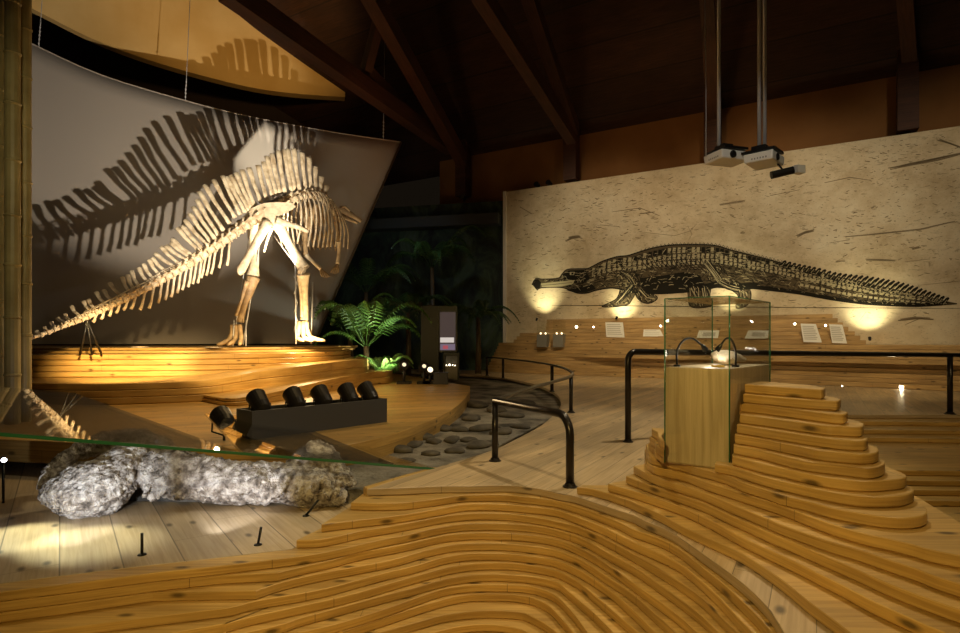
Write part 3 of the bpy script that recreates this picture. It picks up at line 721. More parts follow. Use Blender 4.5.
SP = [((40,334),(36,331)),((48,331),(44,327)),((56,327),(51,322)),((64,322),(57,318)),((70,321),(64.6,314)),((79,316),(71,306)),((90,311),(83,301)),((95,309),(88,299.5)),((105,304),(96,292)),((112,301),(103.5,290)),((121,296),(109.6,283)),
((129,292),(122,277)),((134,290),(127.5,275)),((139,287),(131.5,271)),((147,282),(138.5,268)),((153,279),(143,264)),((159,275),(149,260)),((165,271),(152,258)),((173,266),(155,253.5)),((178,263),(161,247)),((184,259),(166,246)),((188,256),(171,243)),((190,254),(172,239)),((197,249),(177,228)),((201,247),(182,226)),((206,244),(184.6,220)),((209,240),(189.5,213.5)),((213,236),(193.4,207)),((217,233),(197,200)),((222,228),(199.6,192)),((228,221),(204.5,185)),((233.6,215),(213.6,180)),((239,212),(222.7,176)),((244,210),(227,177)),((248,208),(231,175.5)),((251,206),(236,173)),((253.5,204),(242,170)),((260,200),(249,168)),((266,197),(258,165.5)),((272,194),(263.6,162)),((276,192.5),(267,156.5)),((280,191),(272,154)),((284.5,190),(278.5,151)),((291,188.5),(284.5,150)),((295,188),(288,149.5)),((299,187),(294,149)),((305.5,187),(302,153)),((311,188.5),(309,158)),((316,190.5),(315.5,167)),((321,193),(321.5,177)),((325,196),(327,186))]
for i, (b0, t0) in enumerate(SP):
    b1 = S(*b0); d = dS(b0[0]); t1_ = W(t0[0], t0[1], d-.0)
    ln = (t1_-b1).length; f = i/len(SP)
    w = .030+.030*min(1, f*1.3)
    side = (t1_-b1).normalized(); mid = b1+(t1_-b1)*.5+ (at(tot*.3)[1]*-.015)
    pth = [b1-side*.06, b1+side*ln*.12, mid, b1+side*ln*.85, t1_, t1_+side*.012]
    mb = MB(); mb.tube(pth, [w*.9, w*.75, w*.78, w*1.0, w*1.05, w*.55], 8, squash=(.5, 1.0), up=LAT); mb.build('neural_spine', M['bone'], dino)
CH = [((96,316),(93,322)),((104,313),(101,319)),((112,309),(109,316)),((120,305),(116,313)),((128,301),(123.5,310)),((136,297),(131,309)),((145,293),(140,310)),((154,288),(149,308.5)),((162,283),(158,303)),((169,279),(165,300)),((175,276),(171,297)),((181,272),(177,293)),((187,268),(182,290)),((192,265),(188,287)),((197,262),(192.5,284)),((202,259),(197.5,283)),((206,257),(201,278)),((211,253),(206,275.5)),((216,250),(211,274)),((223,245),(219,268)),((230,241),(227,265.5))]
for b0, t0 in CH:
    b1 = S(*b0); t1_ = W(t0[0], t0[1], dS(b0[0])); mb = MB()
    mb.tube([b1+Vector((0, 0, .05)), b1+(t1_-b1)*.3, b1+(t1_-b1)*.7+Vector((.01, 0, 0)), t1_], [.03, .022, .026, .03], 6, squash=(.6, 1.0), up=LAT); mb.build('chevron', M['bone'], dino)
# tail-tip ossified rods
mb = MB()
for k in range(14):
    x0 = 60+R.random()*120; p = colat(x0)
    q = colat(min(x0+25+R.random()*20, 236)); o = Vector((0, 0, .05+.09*R.random()))+LAT*R.uniform(.02, .09)
    mb.tube([p+o, (p+q)/2+o+Vector((0, 0, .012)), q+o], .006, 4)
mb.build('tendon', M['bone'], dino)
# ribs
for i in range(12):
    f = i/11; px = 291+f*41; b1 = colat(px)+Vector((0, 0, -.02))
    ln = .72+.42*math.sin(math.pi*(.2+.7*f)); lean = -.04+.30*f
    fw = Vector((.67, .74, 0))
    for sg in (-1, 1):
        w = .30+.16*math.sin(math.pi*min(1, .25+.75*f))
        pth = [b1+LAT*sg*.03, b1+LAT*sg*w*.55+Vector((0, 0, .05)), b1+LAT*sg*w+Vector((0, 0, -ln*.22))+fw*lean*.35, b1+LAT*sg*w*1.05+Vector((0, 0, -ln*.6))+fw*lean*.8, b1+LAT*sg*w*.75+Vector((0, 0, -ln))+fw*lean]
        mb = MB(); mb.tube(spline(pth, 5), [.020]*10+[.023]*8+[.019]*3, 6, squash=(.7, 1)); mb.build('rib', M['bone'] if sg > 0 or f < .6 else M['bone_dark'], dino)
def bone(name, pts, rad, mat=None, parent=None, sq=None):
    mb = MB(); sp = spline(pts, 5); n = len(sp); rr = []
    for i in range(n):
        g = i/(n-1)*(len(rad)-1); k = min(int(g), len(rad)-2); rr.append(rad[k]+(rad[k+1]-rad[k])*(g-k))
    mb.tube(sp, rr, 10, squash=sq); return mb.build(name, mat or M['bone'], parent or dino)
dN, dF_ = -.45, .35     # near and far leg, relative to the column's distance
# pelvis: two ilia, pubis, ischia
for off in (-.28, .22):
    mb = MB(); out = [(243,218),(252,208),(264,203),(278,202),(292,203),(296,207),(288,212),(279,216),(274,224),(266,225),(258,219)]
    fr_ = [W(x, y, 12.0+off) for x, y in out]; bk = [p+Vector((-.04, .05, 0)) for p in fr_]
    a = [mb.vert(p) for p in fr_]; b = [mb.vert(p) for p in bk]; mb.face(a); mb.face(list(reversed(b)))
    for k in range(len(a)): mb.face((a[k], a[(k+1) % len(a)], b[(k+1) % len(a)], b[k]))
    mb.build('ilium', M['bone'], dino)
    bone('ischium', [W(268, 222, 12+off), W(259, 238, 11.9+off), W(249, 256, 11.8+off), W(241, 270, 11.75+off), W(239, 272, 11.75+off)], [.11, .085, .07, .09, .06])
    bone('pubis', [W(276, 220, 12+off), W(288, 224, 12.1+off), W(300, 228, 12.25+off), W(308, 232, 12.35+off)], [.09, .06, .05, .04])
bone('pubis_rod', [W(272, 228, 11.75), W(268, 238, 11.7), W(264, 252, 11.7)], [.04, .025, .02])
def foot(cx, cy, d, mat, toe):
    o = empty('foot', (0, 0, 0)); o.parent = dino; o.location = (0, 0, 0); o.matrix_parent_inverse = Matrix.Translation(-dino.location)
    base = W(cx, cy, d)
    for k in (-1, 0, 1):
        st_ = base+Vector((k*.07, 0, .42)); md = base+Vector((k*.10+.02, -.05, .20)); kn = base+Vector((k*.15+toe*.08, -.12, .08)); tp = base+Vector((k*.22+toe*.30, -.22-.04*(k == 0), .03))
        mb = MB(); mb.tube(spline([st_, md, kn, tp], 4), [.055, .05, .045, .04, .05, .045, .04, .04, .05, .045, .04, .03, .018], 8); mb.build('toe', mat, o)
# near-side (right in view) leg
bone('femur', [W(274, 216, 12.0), W(280, 228, 11.9), W(289, 244, 11.85), W(299, 261, 11.85), W(304, 269, 11.85)], [.15, .12, .085, .10, .13])
bone('femur', [W(300, 270, 11.8), W(304, 272, 11.8)], [.10, .10])
bone('tibia', [W(303, 274, 11.85), W(304, 284, 11.9), W(305, 300, 11.95), W(305, 314, 12.0), W(304, 320, 12.0)], [.15, .09, .062, .07, .09])
bone('fibula', [W(299, 276, 11.8), W(301, 296, 11.86), W(302, 317, 11.9)], [.045, .028, .035])
foot(303, 342, 12.0, M['bone'], 1)
# far leg (left in view)
bone('femur', [W(254, 220, 12.2), W(253, 236, 12.1), W(255, 254, 12.0), W(254, 268, 11.9), W(253, 275, 11.9)], [.14, .11, .08, .10, .13])
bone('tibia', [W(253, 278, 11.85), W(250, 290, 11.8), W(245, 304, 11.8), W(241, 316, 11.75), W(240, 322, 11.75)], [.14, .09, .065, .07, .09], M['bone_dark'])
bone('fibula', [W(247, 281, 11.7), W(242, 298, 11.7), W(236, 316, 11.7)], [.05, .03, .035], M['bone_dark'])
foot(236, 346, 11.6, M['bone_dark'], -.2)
# shoulder, arms, hands
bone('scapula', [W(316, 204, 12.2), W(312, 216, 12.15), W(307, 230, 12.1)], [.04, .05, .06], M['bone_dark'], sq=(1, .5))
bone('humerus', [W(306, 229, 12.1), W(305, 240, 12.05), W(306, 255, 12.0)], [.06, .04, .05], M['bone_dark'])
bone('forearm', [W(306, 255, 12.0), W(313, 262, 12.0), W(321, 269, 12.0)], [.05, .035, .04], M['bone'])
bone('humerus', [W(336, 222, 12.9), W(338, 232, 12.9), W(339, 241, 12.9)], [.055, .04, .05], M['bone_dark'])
bone('forearm', [W(339, 242, 12.9), W(339, 252, 12.9), W(337.5, 264, 12.85)], [.06, .04, .045], M['bone'])
for (x, y, d, dx, dy) in ((321, 269, 12.0, 5, 9), (337.5, 264, 12.85, -3, 10)):
    for k in (-1.2, -.4, .4, 1.2):
        mb = MB(); mb.tube([W(x, y, d), W(x+dx*.5+k*2.2, y+dy*.5, d-.03), W(x+dx+k*3.2, y+dy*(1-.12*abs(k)), d-.08)], [.022, .018, .010], 6); mb.build('finger', M['bone_dark'], dino)
# neck and skull
bone('neck', [W(335, 214, 13.0), W(337, 219, 12.95), W(341, 219, 12.9), W(344, 214, 12.85)], [.07, .065, .06, .06], M['bone_dark'])
sk = MB()
sp = spline([W(339, 210, 12.85), W(344, 211, 12.85), W(350, 214, 12.87), W(356, 218, 12.9), W(361.5, 221.5, 12.92)], 5)
sk.tube(sp, [.05, .10, .13, .13, .12, .115, .11, .10, .095, .09, .08, .075, .07, .065, .06, .055, .05, .05, .05, .055, .03], 10, squash=(.8, .55))
sk.tube([W(341, 208, 12.8), W(345, 206.5, 12.75), W(350, 211, 12.78)], [.025, .03, .02], 6)
sk.build('skull', M['bone'], dino)
bone('jaw', [W(343, 217, 12.85), W(349, 219.5, 12.87), W(358, 223, 12.9)], [.035, .04, .022], M['bone'])
# mount: steel rods and tail trestle
mb = MB()
for (a, b) in (((233,344,11.6),(250,232,12.0)), ((243,345,11.7),(262,230,11.95)), ((296,344,11.8),(295,245,11.9)), ((299,269,11.8),(274,236,11.9)), ((311,344,12.1),(313,282,12.1)), ((234,320,11.55),(233,346,11.5)), ((246,320,11.7),(246,346,11.6))):
    A = W(*a); B = W(*b); A.z = max(A.z, PT2) if a[1] > 340 else A.z; mb.tube([A, B], .012, 5)
for k in range(7):
    y = 276+k*9; mb.tube([W(294+ (k % 2)*3.5, y, 11.85), W(297.5-(k % 2)*3.5, y+9, 11.85)], .008, 4)
mb.build('steel_support', M['steel'], dino)
mb = MB()
for dx in (-6, 6):
    A = colat(87)+Vector((0, 0, -.06)); B = W(86+dx, 350, 9.9); B.z = PT+.003; mb.tube([A, B], .018, 5)
B = Vector((colat(87).x-.05, colat(87).y+.45, PT+.003)); mb.tube([colat(87)+Vector((0, 0, -.06)), B], .018, 5)
mb.build('trestle', M['black'], dino)

# recessed platform lights
for px, py, lab in ((140, 348, 'round recessed floor light on the platform under the middle of the tail'), (214, 346.5, 'round recessed floor light on the platform beside the left foot')):
    d = 11.75 if px == 140 else 11.5
    c = Vector(((px-480)/F*d, d, PT2+.001)); o = empty('floor_light', c); tag(o, lab, 'light', 'recessed platform lights')
    for nm, m, r0, h0 in (('ring', M['steel'], .17, .012), ('lens', plain('amber_lens', (.9, .6, .25), .3), .14, .018)):
        mb = MB(); mb.lathe(c, (0, 0, 1), [(0, r0), (h0, r0)], 24); mb.build(nm, m, o)

# ------------------------------------------------------------------ row of spotlights in the box on the deck
bR = G(387, 422, DZ); bL = G(252, 440, DZ); BH = .28
bdir = (bR-bL).normalized(); bn = Vector((-bdir.y, bdir.x, 0))
box = empty('spotlight_trough', (bR+bL)/2); tag(box, 'long dark grey trough box on the round deck holding a row of spotlights', 'box')
rot = Matrix(((bdir.x, bn.x, 0), (bdir.y, bn.y, 0), (0, 0, 1)))
wd_ = .34
for nm, cy, sz, cz in (('front_panel', .015, ((bR-bL).length, .03, BH), BH/2), ('back_panel', wd_-.015, ((bR-bL).length, .03, BH), BH/2), ('floor_panel', wd_/2, ((bR-bL).length-.04, wd_-.062, .03), .016)):
    c = (bR+bL)/2+bn*cy+Vector((0, 0, cz)); mb = MB(); mb.box(c, sz, rot); mb.build(nm, M['grey_box'], box)
for e in (bL+bdir*.012, bR-bdir*.012):
    mb = MB(); c = e+bn*wd_/2+Vector((0, 0, BH/2)); mb.box(c, (.024, wd_-.062, BH), rot); mb.build('end_panel', M['grey_box'], box)
lamp_px = [(230,409,0), (263,407.5,1), (297,404.5,2), (323,402,3), (350,399.5,4), (372,396.5,5)]
aims = [(-6.6, 10.6, 2.2), (-5.6, 11.6, 3.2), (-4.9, 12.0, 3.6), (-5.0, 12.4, 4.0), (-4.2, 12.5, 4.4), (-5.2, 12.6, 5.0)]
watt = [50, 70, 80, 60, 80, 3600]
posw = ['first and outermost lamp at the left end of', 'second lamp from the left in', 'third lamp from the left in', 'fourth lamp from the left in', 'fifth lamp from the left in', 'last lamp at the right end of']
for (px, py, i) in lamp_px:
    f = [-.12, .10, .34, .54, .75, .92][i]
    c = bL+(bR-bL)*f+bn*wd_*.5+Vector((0, 0, BH+.05))
    if i == 0: c.z = DZ+.20
    o = empty('stage_spotlight', c-Vector((0, 0, .08))); tag(o, 'black stage spotlight, '+posw[i]+' the grey trough', 'spotlight', 'spotlights along the grey trough')
    ax = (Vector(aims[i])-c).normalized()
    ax = (ax+Vector((-.25, 0, .25))).normalized() if i else ax
    mb = MB(); mb.lathe(c, ax, [(-.13, .03), (-.11, .07), (-.04, .088), (.10, .098), (.125, .102), (.125, .09), (.07, .08)], 20); can_ = mb.build('can', M['can'], o)
    mb = MB(); mb.lathe(c, ax, [(.068, .079), (.074, .078)], 20); mb.build('lens', emis('spot_lens', (1, .85, .6), 3), o).parent = can_
    sd = ax.cross(Vector((0, 0, 1))).normalized(); mb = MB()
    foot_z = (BH+DZ-c.z-.24) if i else -.19
    mb.tube([c+sd*.105+ax*.0, c+sd*.112+Vector((0, 0, -.10)), c+Vector((0, 0, -.15)), c-sd*.112+Vector((0, 0, -.10)), c-sd*.105], .010, 5)
    mb.tube([c+Vector((0, 0, -.15)), Vector((c.x, c.y, DZ+.035 if i else DZ+.002))], .014, 6)
    mb.build('yoke', M['can'], o)
    if i == 5: spot('sail_spot', c+ax*.16+Vector((0, 0, .02)), (-8.0, 14.3, 6.5), watt[5], (1, .86, .66), 42, .5, .02)
    else: spot('bone_spot', c+ax*.16, aims[i], watt[i], (1, .76, .44), 34, .7, .03)
# unseen lamps without fixtures that graze the tiers and the legs
point('foot_light', W(305, 334, 11.5), 80, (1, .72, .36), .05)
point('foot_light', W(244, 338, 11.2), 9, (1, .72, .36), .05)
spot('pelvis_light', (-3.35, 10.0, .95), (-4.25, 12, 3.05), 5000, (1, .88, .66), 20, .9, .04)
spot('tail_light', (-4.6, 8.9, .5), (-6.7, 9.5, 1.35), 240, (1, .80, .52), 36, .8, .04)
spot('tier_light', (-4.9, 7.4, 1.9), (-6.1, 10.1, .62), 1900, (1, .70, .30), 44, .9, .05); spot('tier_light', (-3.6, 7.2, 2.2), (-4.6, 10.6, .5), 800, (1, .70, .30), 40, .9, .05)
spot('deck_light', (-2.6, 8.8, 4.6), (-3.2, 8.6, .2), 520, (1, .68, .28), 90, .9, .15)
spot('tier_side_light', (-1.2, 8.4, 3.4), (-3.2, 11, .5), 260, (1, .66, .28), 70, .9, .15)

# ------------------------------------------------------------------ bamboo post
bp_ = empty('bamboo_post', (-5.6, 6.8, DZ)); tag(bp_, 'bundle of thick bamboo canes standing as a post at the far left edge', 'post')
for (px, d, r, off) in ((-3, 6.85, .085, .2), (12.5, 6.75, .078, .55), (25, 6.95, .066, .35), (6, 7.05, .07, .8)):
    x = (px-480)/F*d; z = DZ+.002; mb = MB(); prof = []
    k = 0
    zz = off-.6; prof.append((0, r))
    while zz < 9:
        if zz > .03: prof += [(zz-.02, r*.97), (zz-.005, r*1.12), (zz+.008, r*1.12), (zz+.02, r*.98)]
        zz += .62+.05*math.sin(k*1.7+px); k += 1
    mb.lathe((x, d, z), (0, 0, 1), prof, 14); mb.build('cane', M['bamboo'], bp_)

# ------------------------------------------------------------------ fossil and sloping glass
fos = MB()
def blob(mb, pts, rads, n=18, rough=.12, spl=6):
    sp = spline(pts, spl); rr = []
    m = len(sp)
    for i in range(m):
        g = i/(m-1)*(len(rads)-1); k = min(int(g), len(rads)-2); rr.append(rads[k]+(rads[k+1]-rads[k])*(g-k))
    mb.tube(sp, rr, n)
fl_z = -4*T+.003
def FP(px, py, d): return W(px, py, d)
blob(fos, [FP(43, 494, 4.33), FP(54, 493, 4.33), FP(78, 491, 4.32), FP(100, 487, 4.35), FP(116, 474, 4.44), FP(129, 458, 4.54), FP(137, 448, 4.6)], [.03, .11, .20, .215, .185, .14, .07])
blob(fos, [FP(44, 488, 4.42), FP(52, 472, 4.55), FP(74, 454, 4.75), FP(108, 443, 4.9), FP(140, 444, 4.85), FP(165, 456, 4.75)], [.04, .055, .07, .10, .12, .12])
blob(fos, [FP(143, 486, 4.55), FP(154, 474, 4.55), FP(172, 472, 4.56), FP(198, 477, 4.56), FP(235, 482, 4.56), FP(285, 483, 4.56), FP(318, 489, 4.55), FP(345, 500, 4.52)], [.05, .16, .185, .175, .155, .16, .15, .04])
blob(fos, [FP(288, 474, 4.70), FP(306, 462, 4.72), FP(322, 458, 4.74), FP(336, 474, 4.72), FP(352, 492, 4.7)], [.08, .13, .12, .10, .05])
for k in range(46):
    x = 148+k*4.2; yb = 496+5*math.sin(k*.9); p = FP(x, yb-9, 4.42+R.uniform(-.03, .05))
    fos.lathe(p, (R.uniform(-.4, .1), -.55, -.8), [(-.05, .03), (.03, .022), (.065+R.random()*.03, .004)], 6)
fo = fos.build('fossil_specimen', M['stone'])
def mods(o, vox, s1, sc1, s2, sc2):
    m = o.modifiers.new('remesh', 'REMESH'); m.mode = 'VOXEL'; m.voxel_size = vox; m.use_smooth_shade = True
    for s_, c_ in ((s1, sc1), (s2, sc2)):
        t = bpy.data.textures.new('rough', 'CLOUDS'); t.noise_scale = c_; t.noise_depth = 3
        d = o.modifiers.new('rough', 'DISPLACE'); d.texture = t; d.strength = s_; d.texture_coords = 'LOCAL'
mods(fo, .013, .07, .14, .05, .03)
tag(fo, 'large grey knobbly fossil lying on the sunken plank floor under the sloping glass', 'fossil')
# supports: little black pins on the floor
for (px, py, hgt, lean, lab) in ((142, 555, 22, 0, 'short black peg on the sunken floor, nearest the rounded end of the fossil'), (258, 545, 18, .02, 'short black peg on the sunken floor, the middle one of three'), (306, 516, 16, .09, 'short black leaning peg on the sunken floor beside the terrace corner')):
    b0 = G(px, py, fl_z); o = empty('floor_peg', b0); tag(o, lab, 'peg', 'black pegs on the sunken floor')
    mb = MB(); mb.lathe(b0, (0, 0, 1), [(0.0005, .026), (.006, .024), (.010, .012)], 14); mb.build('foot_plate', M['black'], o)
    mb = MB(); mb.tube([b0+Vector((0, 0, .006)), b0+Vector((lean*.5, 0, hgt/F*b0.y*.5)), b0+Vector((lean, 0, hgt/F*b0.y))], .0085, 8); mb.build('pin', M['black'], o)
# sloping pane
gA = W(0, 432.5, 2.8); gB = W(435, 468, 4.9); GT = math.radians(3.0)
ge = (gB-gA).normalized()
gb = Vector((0, 0, 1)).cross(ge).normalized(); gb = gb if gb.y > 0 else -gb      # horizontal, away from the camera
gn0 = ge.cross(gb).normalized(); gn0 = gn0 if gn0.z > 0 else -gn0
gbk = (gb*math.cos(GT)+gn0*math.sin(GT)).normalized(); gnn = ge.cross(gbk).normalized()
if gnn.z < 0: gnn = -gnn
def onglass(px, py):
    r = Vector(((px-480)/F, 1, -(py-HY)/F)); o = Vector((0, 0, H)); t = (gA-o).dot(gnn)/r.dot(gnn); return o+r*t
gl = empty('glass_sheet', gB); tag(gl, 'large sloping sheet of clear glass over the fossil, with a green front edge', 'glass')
outl = [gA-ge*.8, gB]
def onedge(px):
    r = Vector(((px-480)/F, 1, 0)); a_ = r.x; t = (a_*gA.y-gA.x)/(ge.x-a_*ge.y); return gA+ge*t
th = .018
for pl_ in ([gA-ge*.8, onedge(238), onglass(75, 393), onglass(-60, 382)], [onedge(243), gB, onglass(381, 453), onglass(337, 430), onglass(248, 416.5), onglass(205, 413)]):
    mb = MB(); a = [mb.vert(p) for p in pl_]; b = [mb.vert(p-gnn*th) for p in pl_]
    mb.face(a); mb.face(list(reversed(b)))
    for k in range(1, len(a)): mb.face((a[k], a[(k+1) % len(a)], b[(k+1) % len(a)], b[k]))
    mb.build('pane', M['glass'], gl)
mb = MB(); off = gbk*-.0015
mb.poly([outl[0]+off, outl[1]+off, outl[1]+off-gnn*th, outl[0]+off-gnn*th]); mb.poly([outl[0]+off, outl[1]+off, outl[1]+off+gbk*.004+gnn*.0005, outl[0]+off+gbk*.004+gnn*.0005])
mb.build('edge', M['glass_edge'], gl)
# small lamps for the fossil
lp = W(4, 460, 4.6); o = empty('small_led_lamp', lp); tag(o, 'tiny bright white lamp shining at the left edge beside the fossil', 'lamp')
mb = MB(); mb.lathe(lp, (.6, -.75, -.1), [(-.05, .02), (0, .022)], 12); mb.build('housing', M['black'], o)
mb = MB(); mb.lathe(lp, (.6, -.75, -.1), [(.001, .018), (.006, .012)], 12); mb.build('bulb', M['glow_cool'], o)
mb = MB(); mb.tube([lp+Vector((-.03, .03, 0)), Vector((lp.x-.03, lp.y+.03, fl_z))], .01, 6); mb.build('stem', M['black'], o)
spot('fossil_light', (-2.5, 3.35, -.08), (-2.80, 4.3, 0), 62, (.86, .93, 1), 60, .7, .012)
spot('fossil_light', (-1.75, 3.62, -.10), (-1.85, 4.6, 0), 46, (.92, .95, 1), 62, .7, .012)
spot('floor_light', (-3.3, 4.0, .9), (-2.55, 3.75, -.22), 170, (.97, 1, .72), 34, .8, .03); spot('floor_light', (-3.6, 4.2, .9), (-3.05, 3.85, -.22), 150, (.97, 1, .72), 30, .8, .03); spot('floor_light', (-2.6, 4.1, 1.6), (-1.75, 4.1, -.2), 50, (1, .97, .85), 46, .8, .03)

# ------------------------------------------------------------------ pond stones
stones = [(396,451,.20),(413,446,.16),(419,438,.22),(434,443,.15),(443,430,.2),(452,441,.17),(460,431,.18),(468,441,.14),(478,447,.2),(470,420,.2),(484,430,.22),(500,434,.2),(512,417,.24),(497,412,.25),(525,405,.3),(455,452,.14),(430,455,.13),(478,407,.3),(520,428,.16),(405,462,.12),(425,425,.2),(490,445,.15)]
for i, (px, py, r) in enumerate(stones):
    c = G(px, py, -.10); mb = MB(); bmr = bmesh.new(); bmesh.ops.create_icosphere(bmr, subdivisions=2, radius=1)
    ph = R.random()*6
    for v in bmr.verts:
        k = 1+.22*math.sin(v.co.x*3+ph)+.18*math.sin(v.co.y*4+ph*2)
        v.co = Vector((v.co.x*r*k*.85, v.co.y*r*k*.62, max(v.co.z, -.5)*r*.24))
    me = bpy.data.meshes.new('pond_stone'); bmr.to_mesh(me); bmr.free(); me.materials.append(M['rock'])
    for p in me.polygons: p.use_smooth = True
    o = bpy.data.objects.new('pond_stone', me); COL.objects.link(o); o.location = (c.x, c.y, -.10+r*.115); o.rotation_euler = (0, 0, R.random()*3)
    tag(o, 'dark flat stone lying in the gravel bed between the round deck and the walkway', 'stone', 'stones in the gravel bed')

# ------------------------------------------------------------------ mural with the crocodile drawing
mural = empty('wall_mural', wallpt(5.5, 0, 3.5)); tag(mural, 'huge parchment coloured mural with a drawing of a long crocodile', 'mural')
def parchment():
    m, nt, b = newmat('parchment'); L_ = nt.links; tc = nd(nt, 'ShaderNodeTexCoord')
    uv = nd(nt, 'ShaderNodeUVMap')
    n = nd(nt, 'ShaderNodeTexNoise'); n.inputs['Scale'].default_value = .9; n.inputs['Detail'].default_value = 8; n.inputs['Roughness'].default_value = .7; L_.new(uv.outputs[0], n.inputs['Vector'])
    col = ramp(nt, [(.32, (.50, .39, .24)), (.5, (.67, .56, .38)), (.68, (.76, .67, .49))], n.outputs[0]).outputs[0]
    mp = nd(nt, 'ShaderNodeMapping'); mp.inputs['Scale'].default_value = (2.2, 5.5, 1); mp.inputs['Rotation'].default_value = (0, 0, .12); L_.new(uv.outputs[0], mp.inputs[0])
    n2 = nd(nt, 'ShaderNodeTexNoise'); n2.inputs['Scale'].default_value = 1.5; n2.inputs['Detail'].default_value = 10; n2.inputs['Roughness'].default_value = .75; n2.inputs['Distortion'].default_value = .6; L_.new(mp.outputs[0], n2.inputs['Vector'])
    f = ramp(nt, [(.56, (0, 0, 0)), (.66, (1, 1, 1))], n2.outputs[0]).outputs[0]
    col = mix(nt, mathn(nt, 'MULTIPLY', f, .55), col, (.20, .15, .085))
    v = nd(nt, 'ShaderNodeTexVoronoi'); v.inputs['Scale'].default_value = 5; L_.new(mp.outputs[0], v.inputs['Vector'])
    f2 = ramp(nt, [(.08, (1, 1, 1)), (.22, (0, 0, 0))], v.outputs['Distance']).outputs[0]
    col = mix(nt, mathn(nt, 'MULTIPLY', f2, .45), col, (.14, .10, .06))
    L_.new(col, b.inputs['Base Color']); b.inputs['Roughness'].default_value = .85; b.inputs['Specular IOR Level'].default_value = .2
    return m
u1 = 14.0
zl, zr = WA.z, WA.z+(WB.z-WA.z)*(u1/(WB2-WA2).length)
mb = MB(); f4 = [wallpt(0, 0, -.3), wallpt(u1, 0, -.3), wallpt(u1, 0, zr), wallpt(0, 0, zl)]; b4 = [p-Vector((WN.x, WN.y, 0))*.08 for p in f4]
mb.poly(f4, [(0, -.3), (u1, -.3), (u1, zr), (0, zl)])
for k in range(4): mb.poly([f4[k], f4[(k+1) % 4], b4[(k+1) % 4], b4[k]])
mb.poly(list(reversed(b4))); mb.build('panel', parchment(), mural)
mb = MB(); rotW = Matrix(((WU.x, WN.x, 0), (WU.y, WN.y, 0), (0, 0, 1))); p = wallpt(.02, .02, (zl-.3)/2); mb.box(p, (.10, .14, zl+.3), rotW); mb.build('edge_strip', plain('white_edge', (.85, .80, .70), .6), mural)
def dense(c): return [(p.x, p.y) for p in spline([(x, y, 0) for x, y in c], 5)]
ink = MB()   # 0 mid brown, 1 dark ink, 2 pale
def ip(px, py, lay): u, z = wall_uz(px, py); return wallpt(u, .004+.002*lay, z)
def ipoly(pts, mi, lay): ink.poly([ip(x, y, lay) for x, y in pts], None, mi)
def stroke(pts, w, mi, lay):
    """pts in drawing coordinates, tapered ribbon"""
    pts = [Vector((x, y, 0)) for x, y in pts]; n = len(pts); l = []; r = []
    for i, p in enumerate(pts):
        t = (pts[min(i+1, n-1)]-pts[max(i-1, 0)]).normalized(); nn = Vector((-t.y, t.x, 0)); k = w*(.25+.75*math.sin(math.pi*(i+.4)/(n-.2)))/2
        l.append(p+nn*k); r.append(p-nn*k)
    for i in range(n-1): ipoly([(l[i].x, l[i].y), (l[i+1].x, l[i+1].y), (r[i+1].x, r[i+1].y), (r[i].x, r[i].y)], mi, lay)
TOPC = [(532.5,285),(535,279),(538,278),(543,279),(558,278),(562,274),(567,269.5),(577,268.7),(587,268.5),(593,266),(603,261),(617,256.7),(628,255.5),(640,251.7),(653,248),(667,245.5),(680,244.7),(705,244.7),(718,246),(730,249.7),(747,254),(763,258),(780,262.5),(797,266.7),(817,271),(833,276),(858,281),(875,285),(893,289),(915,294),(932,298),(947,301.5),(957,303.5)]
BOTC = [(957,304),(943,305),(917,306.5),(883,305.5),(858,303.5),(833,300),(808,295.5),(793,293),(768,290),(753,288.5),(735,289),(718,287),(708,289),(690,291.5),(677,292.5),(660,293.5),(645,293),(632,292),(620,289),(610,288),(597,290),(587,293),(577,293),(570,290),(560,287.5),(542,288),(537,290.5)]
TOPC = dense(TOPC); BOTC = dense(BOTC)
ipoly(TOPC+BOTC, 0, 0)
legs_ = [[(632,270),(640,278),(637,290),(632,300),(627,305),(612,307),(602,306.5),(610,302.5),(617,298),(620,288),(616,278),(620,272)],
        [(634,288),(645,291),(657,296.5),(655,301),(648,303.5),(641,301.5),(636,296)],
        [(705,262),(716,262),(724,272),(738,282),(749,288),(751,298),(746,306),(736,308),(738,296),(727,288),(716,284),(706,276)],
        [(687,286),(709,286),(710,296),(712,305),(700,308),(690,306),(688,296)]]
legs = [dense(l+[l[0]])[:-1] for l in legs_]
for l in legs: ipoly(l, 0, 1)
def inside(x, y):
    def bound(c):
        for a, b in zip(c, c[1:]):
            if min(a[0], b[0]) <= x <= max(a[0], b[0]) and a[0] != b[0]: return a[1]+(b[1]-a[1])*(x-a[0])/(b[0]-a[0])
        return None
    t, b = bound(TOPC), bound(BOTC)
    return (t, b) if t is not None and b is not None else None
# outline and underside shading
stroke(TOPC, 1.1, 1, 3)
stroke(BOTC, 1.8, 1, 3)
for l in legs: stroke(l+[l[0]], .9, 1, 3)
bel = [(x, y) for x, y in BOTC if 645 <= x <= 945]
ipoly([(x, y) for x, y in bel]+[(x, y-3.2-(2.5 if 650 < x < 760 else 0)) for x, y in reversed(bel)], 1, 2)
ipoly([(640,278),(660,276),(684,272),(700,276),(706,288),(690,291),(660,292.5),(642,291)], 1, 1.6)
ipoly([(562,275),(569,270.5),(585,270),(590,278),(583,284),(574,281),(566,279)], 1, 2)
ipoly([(566,290),(580,287),(592,284),(596,289),(586,292.5),(574,292.5)], 1, 2)
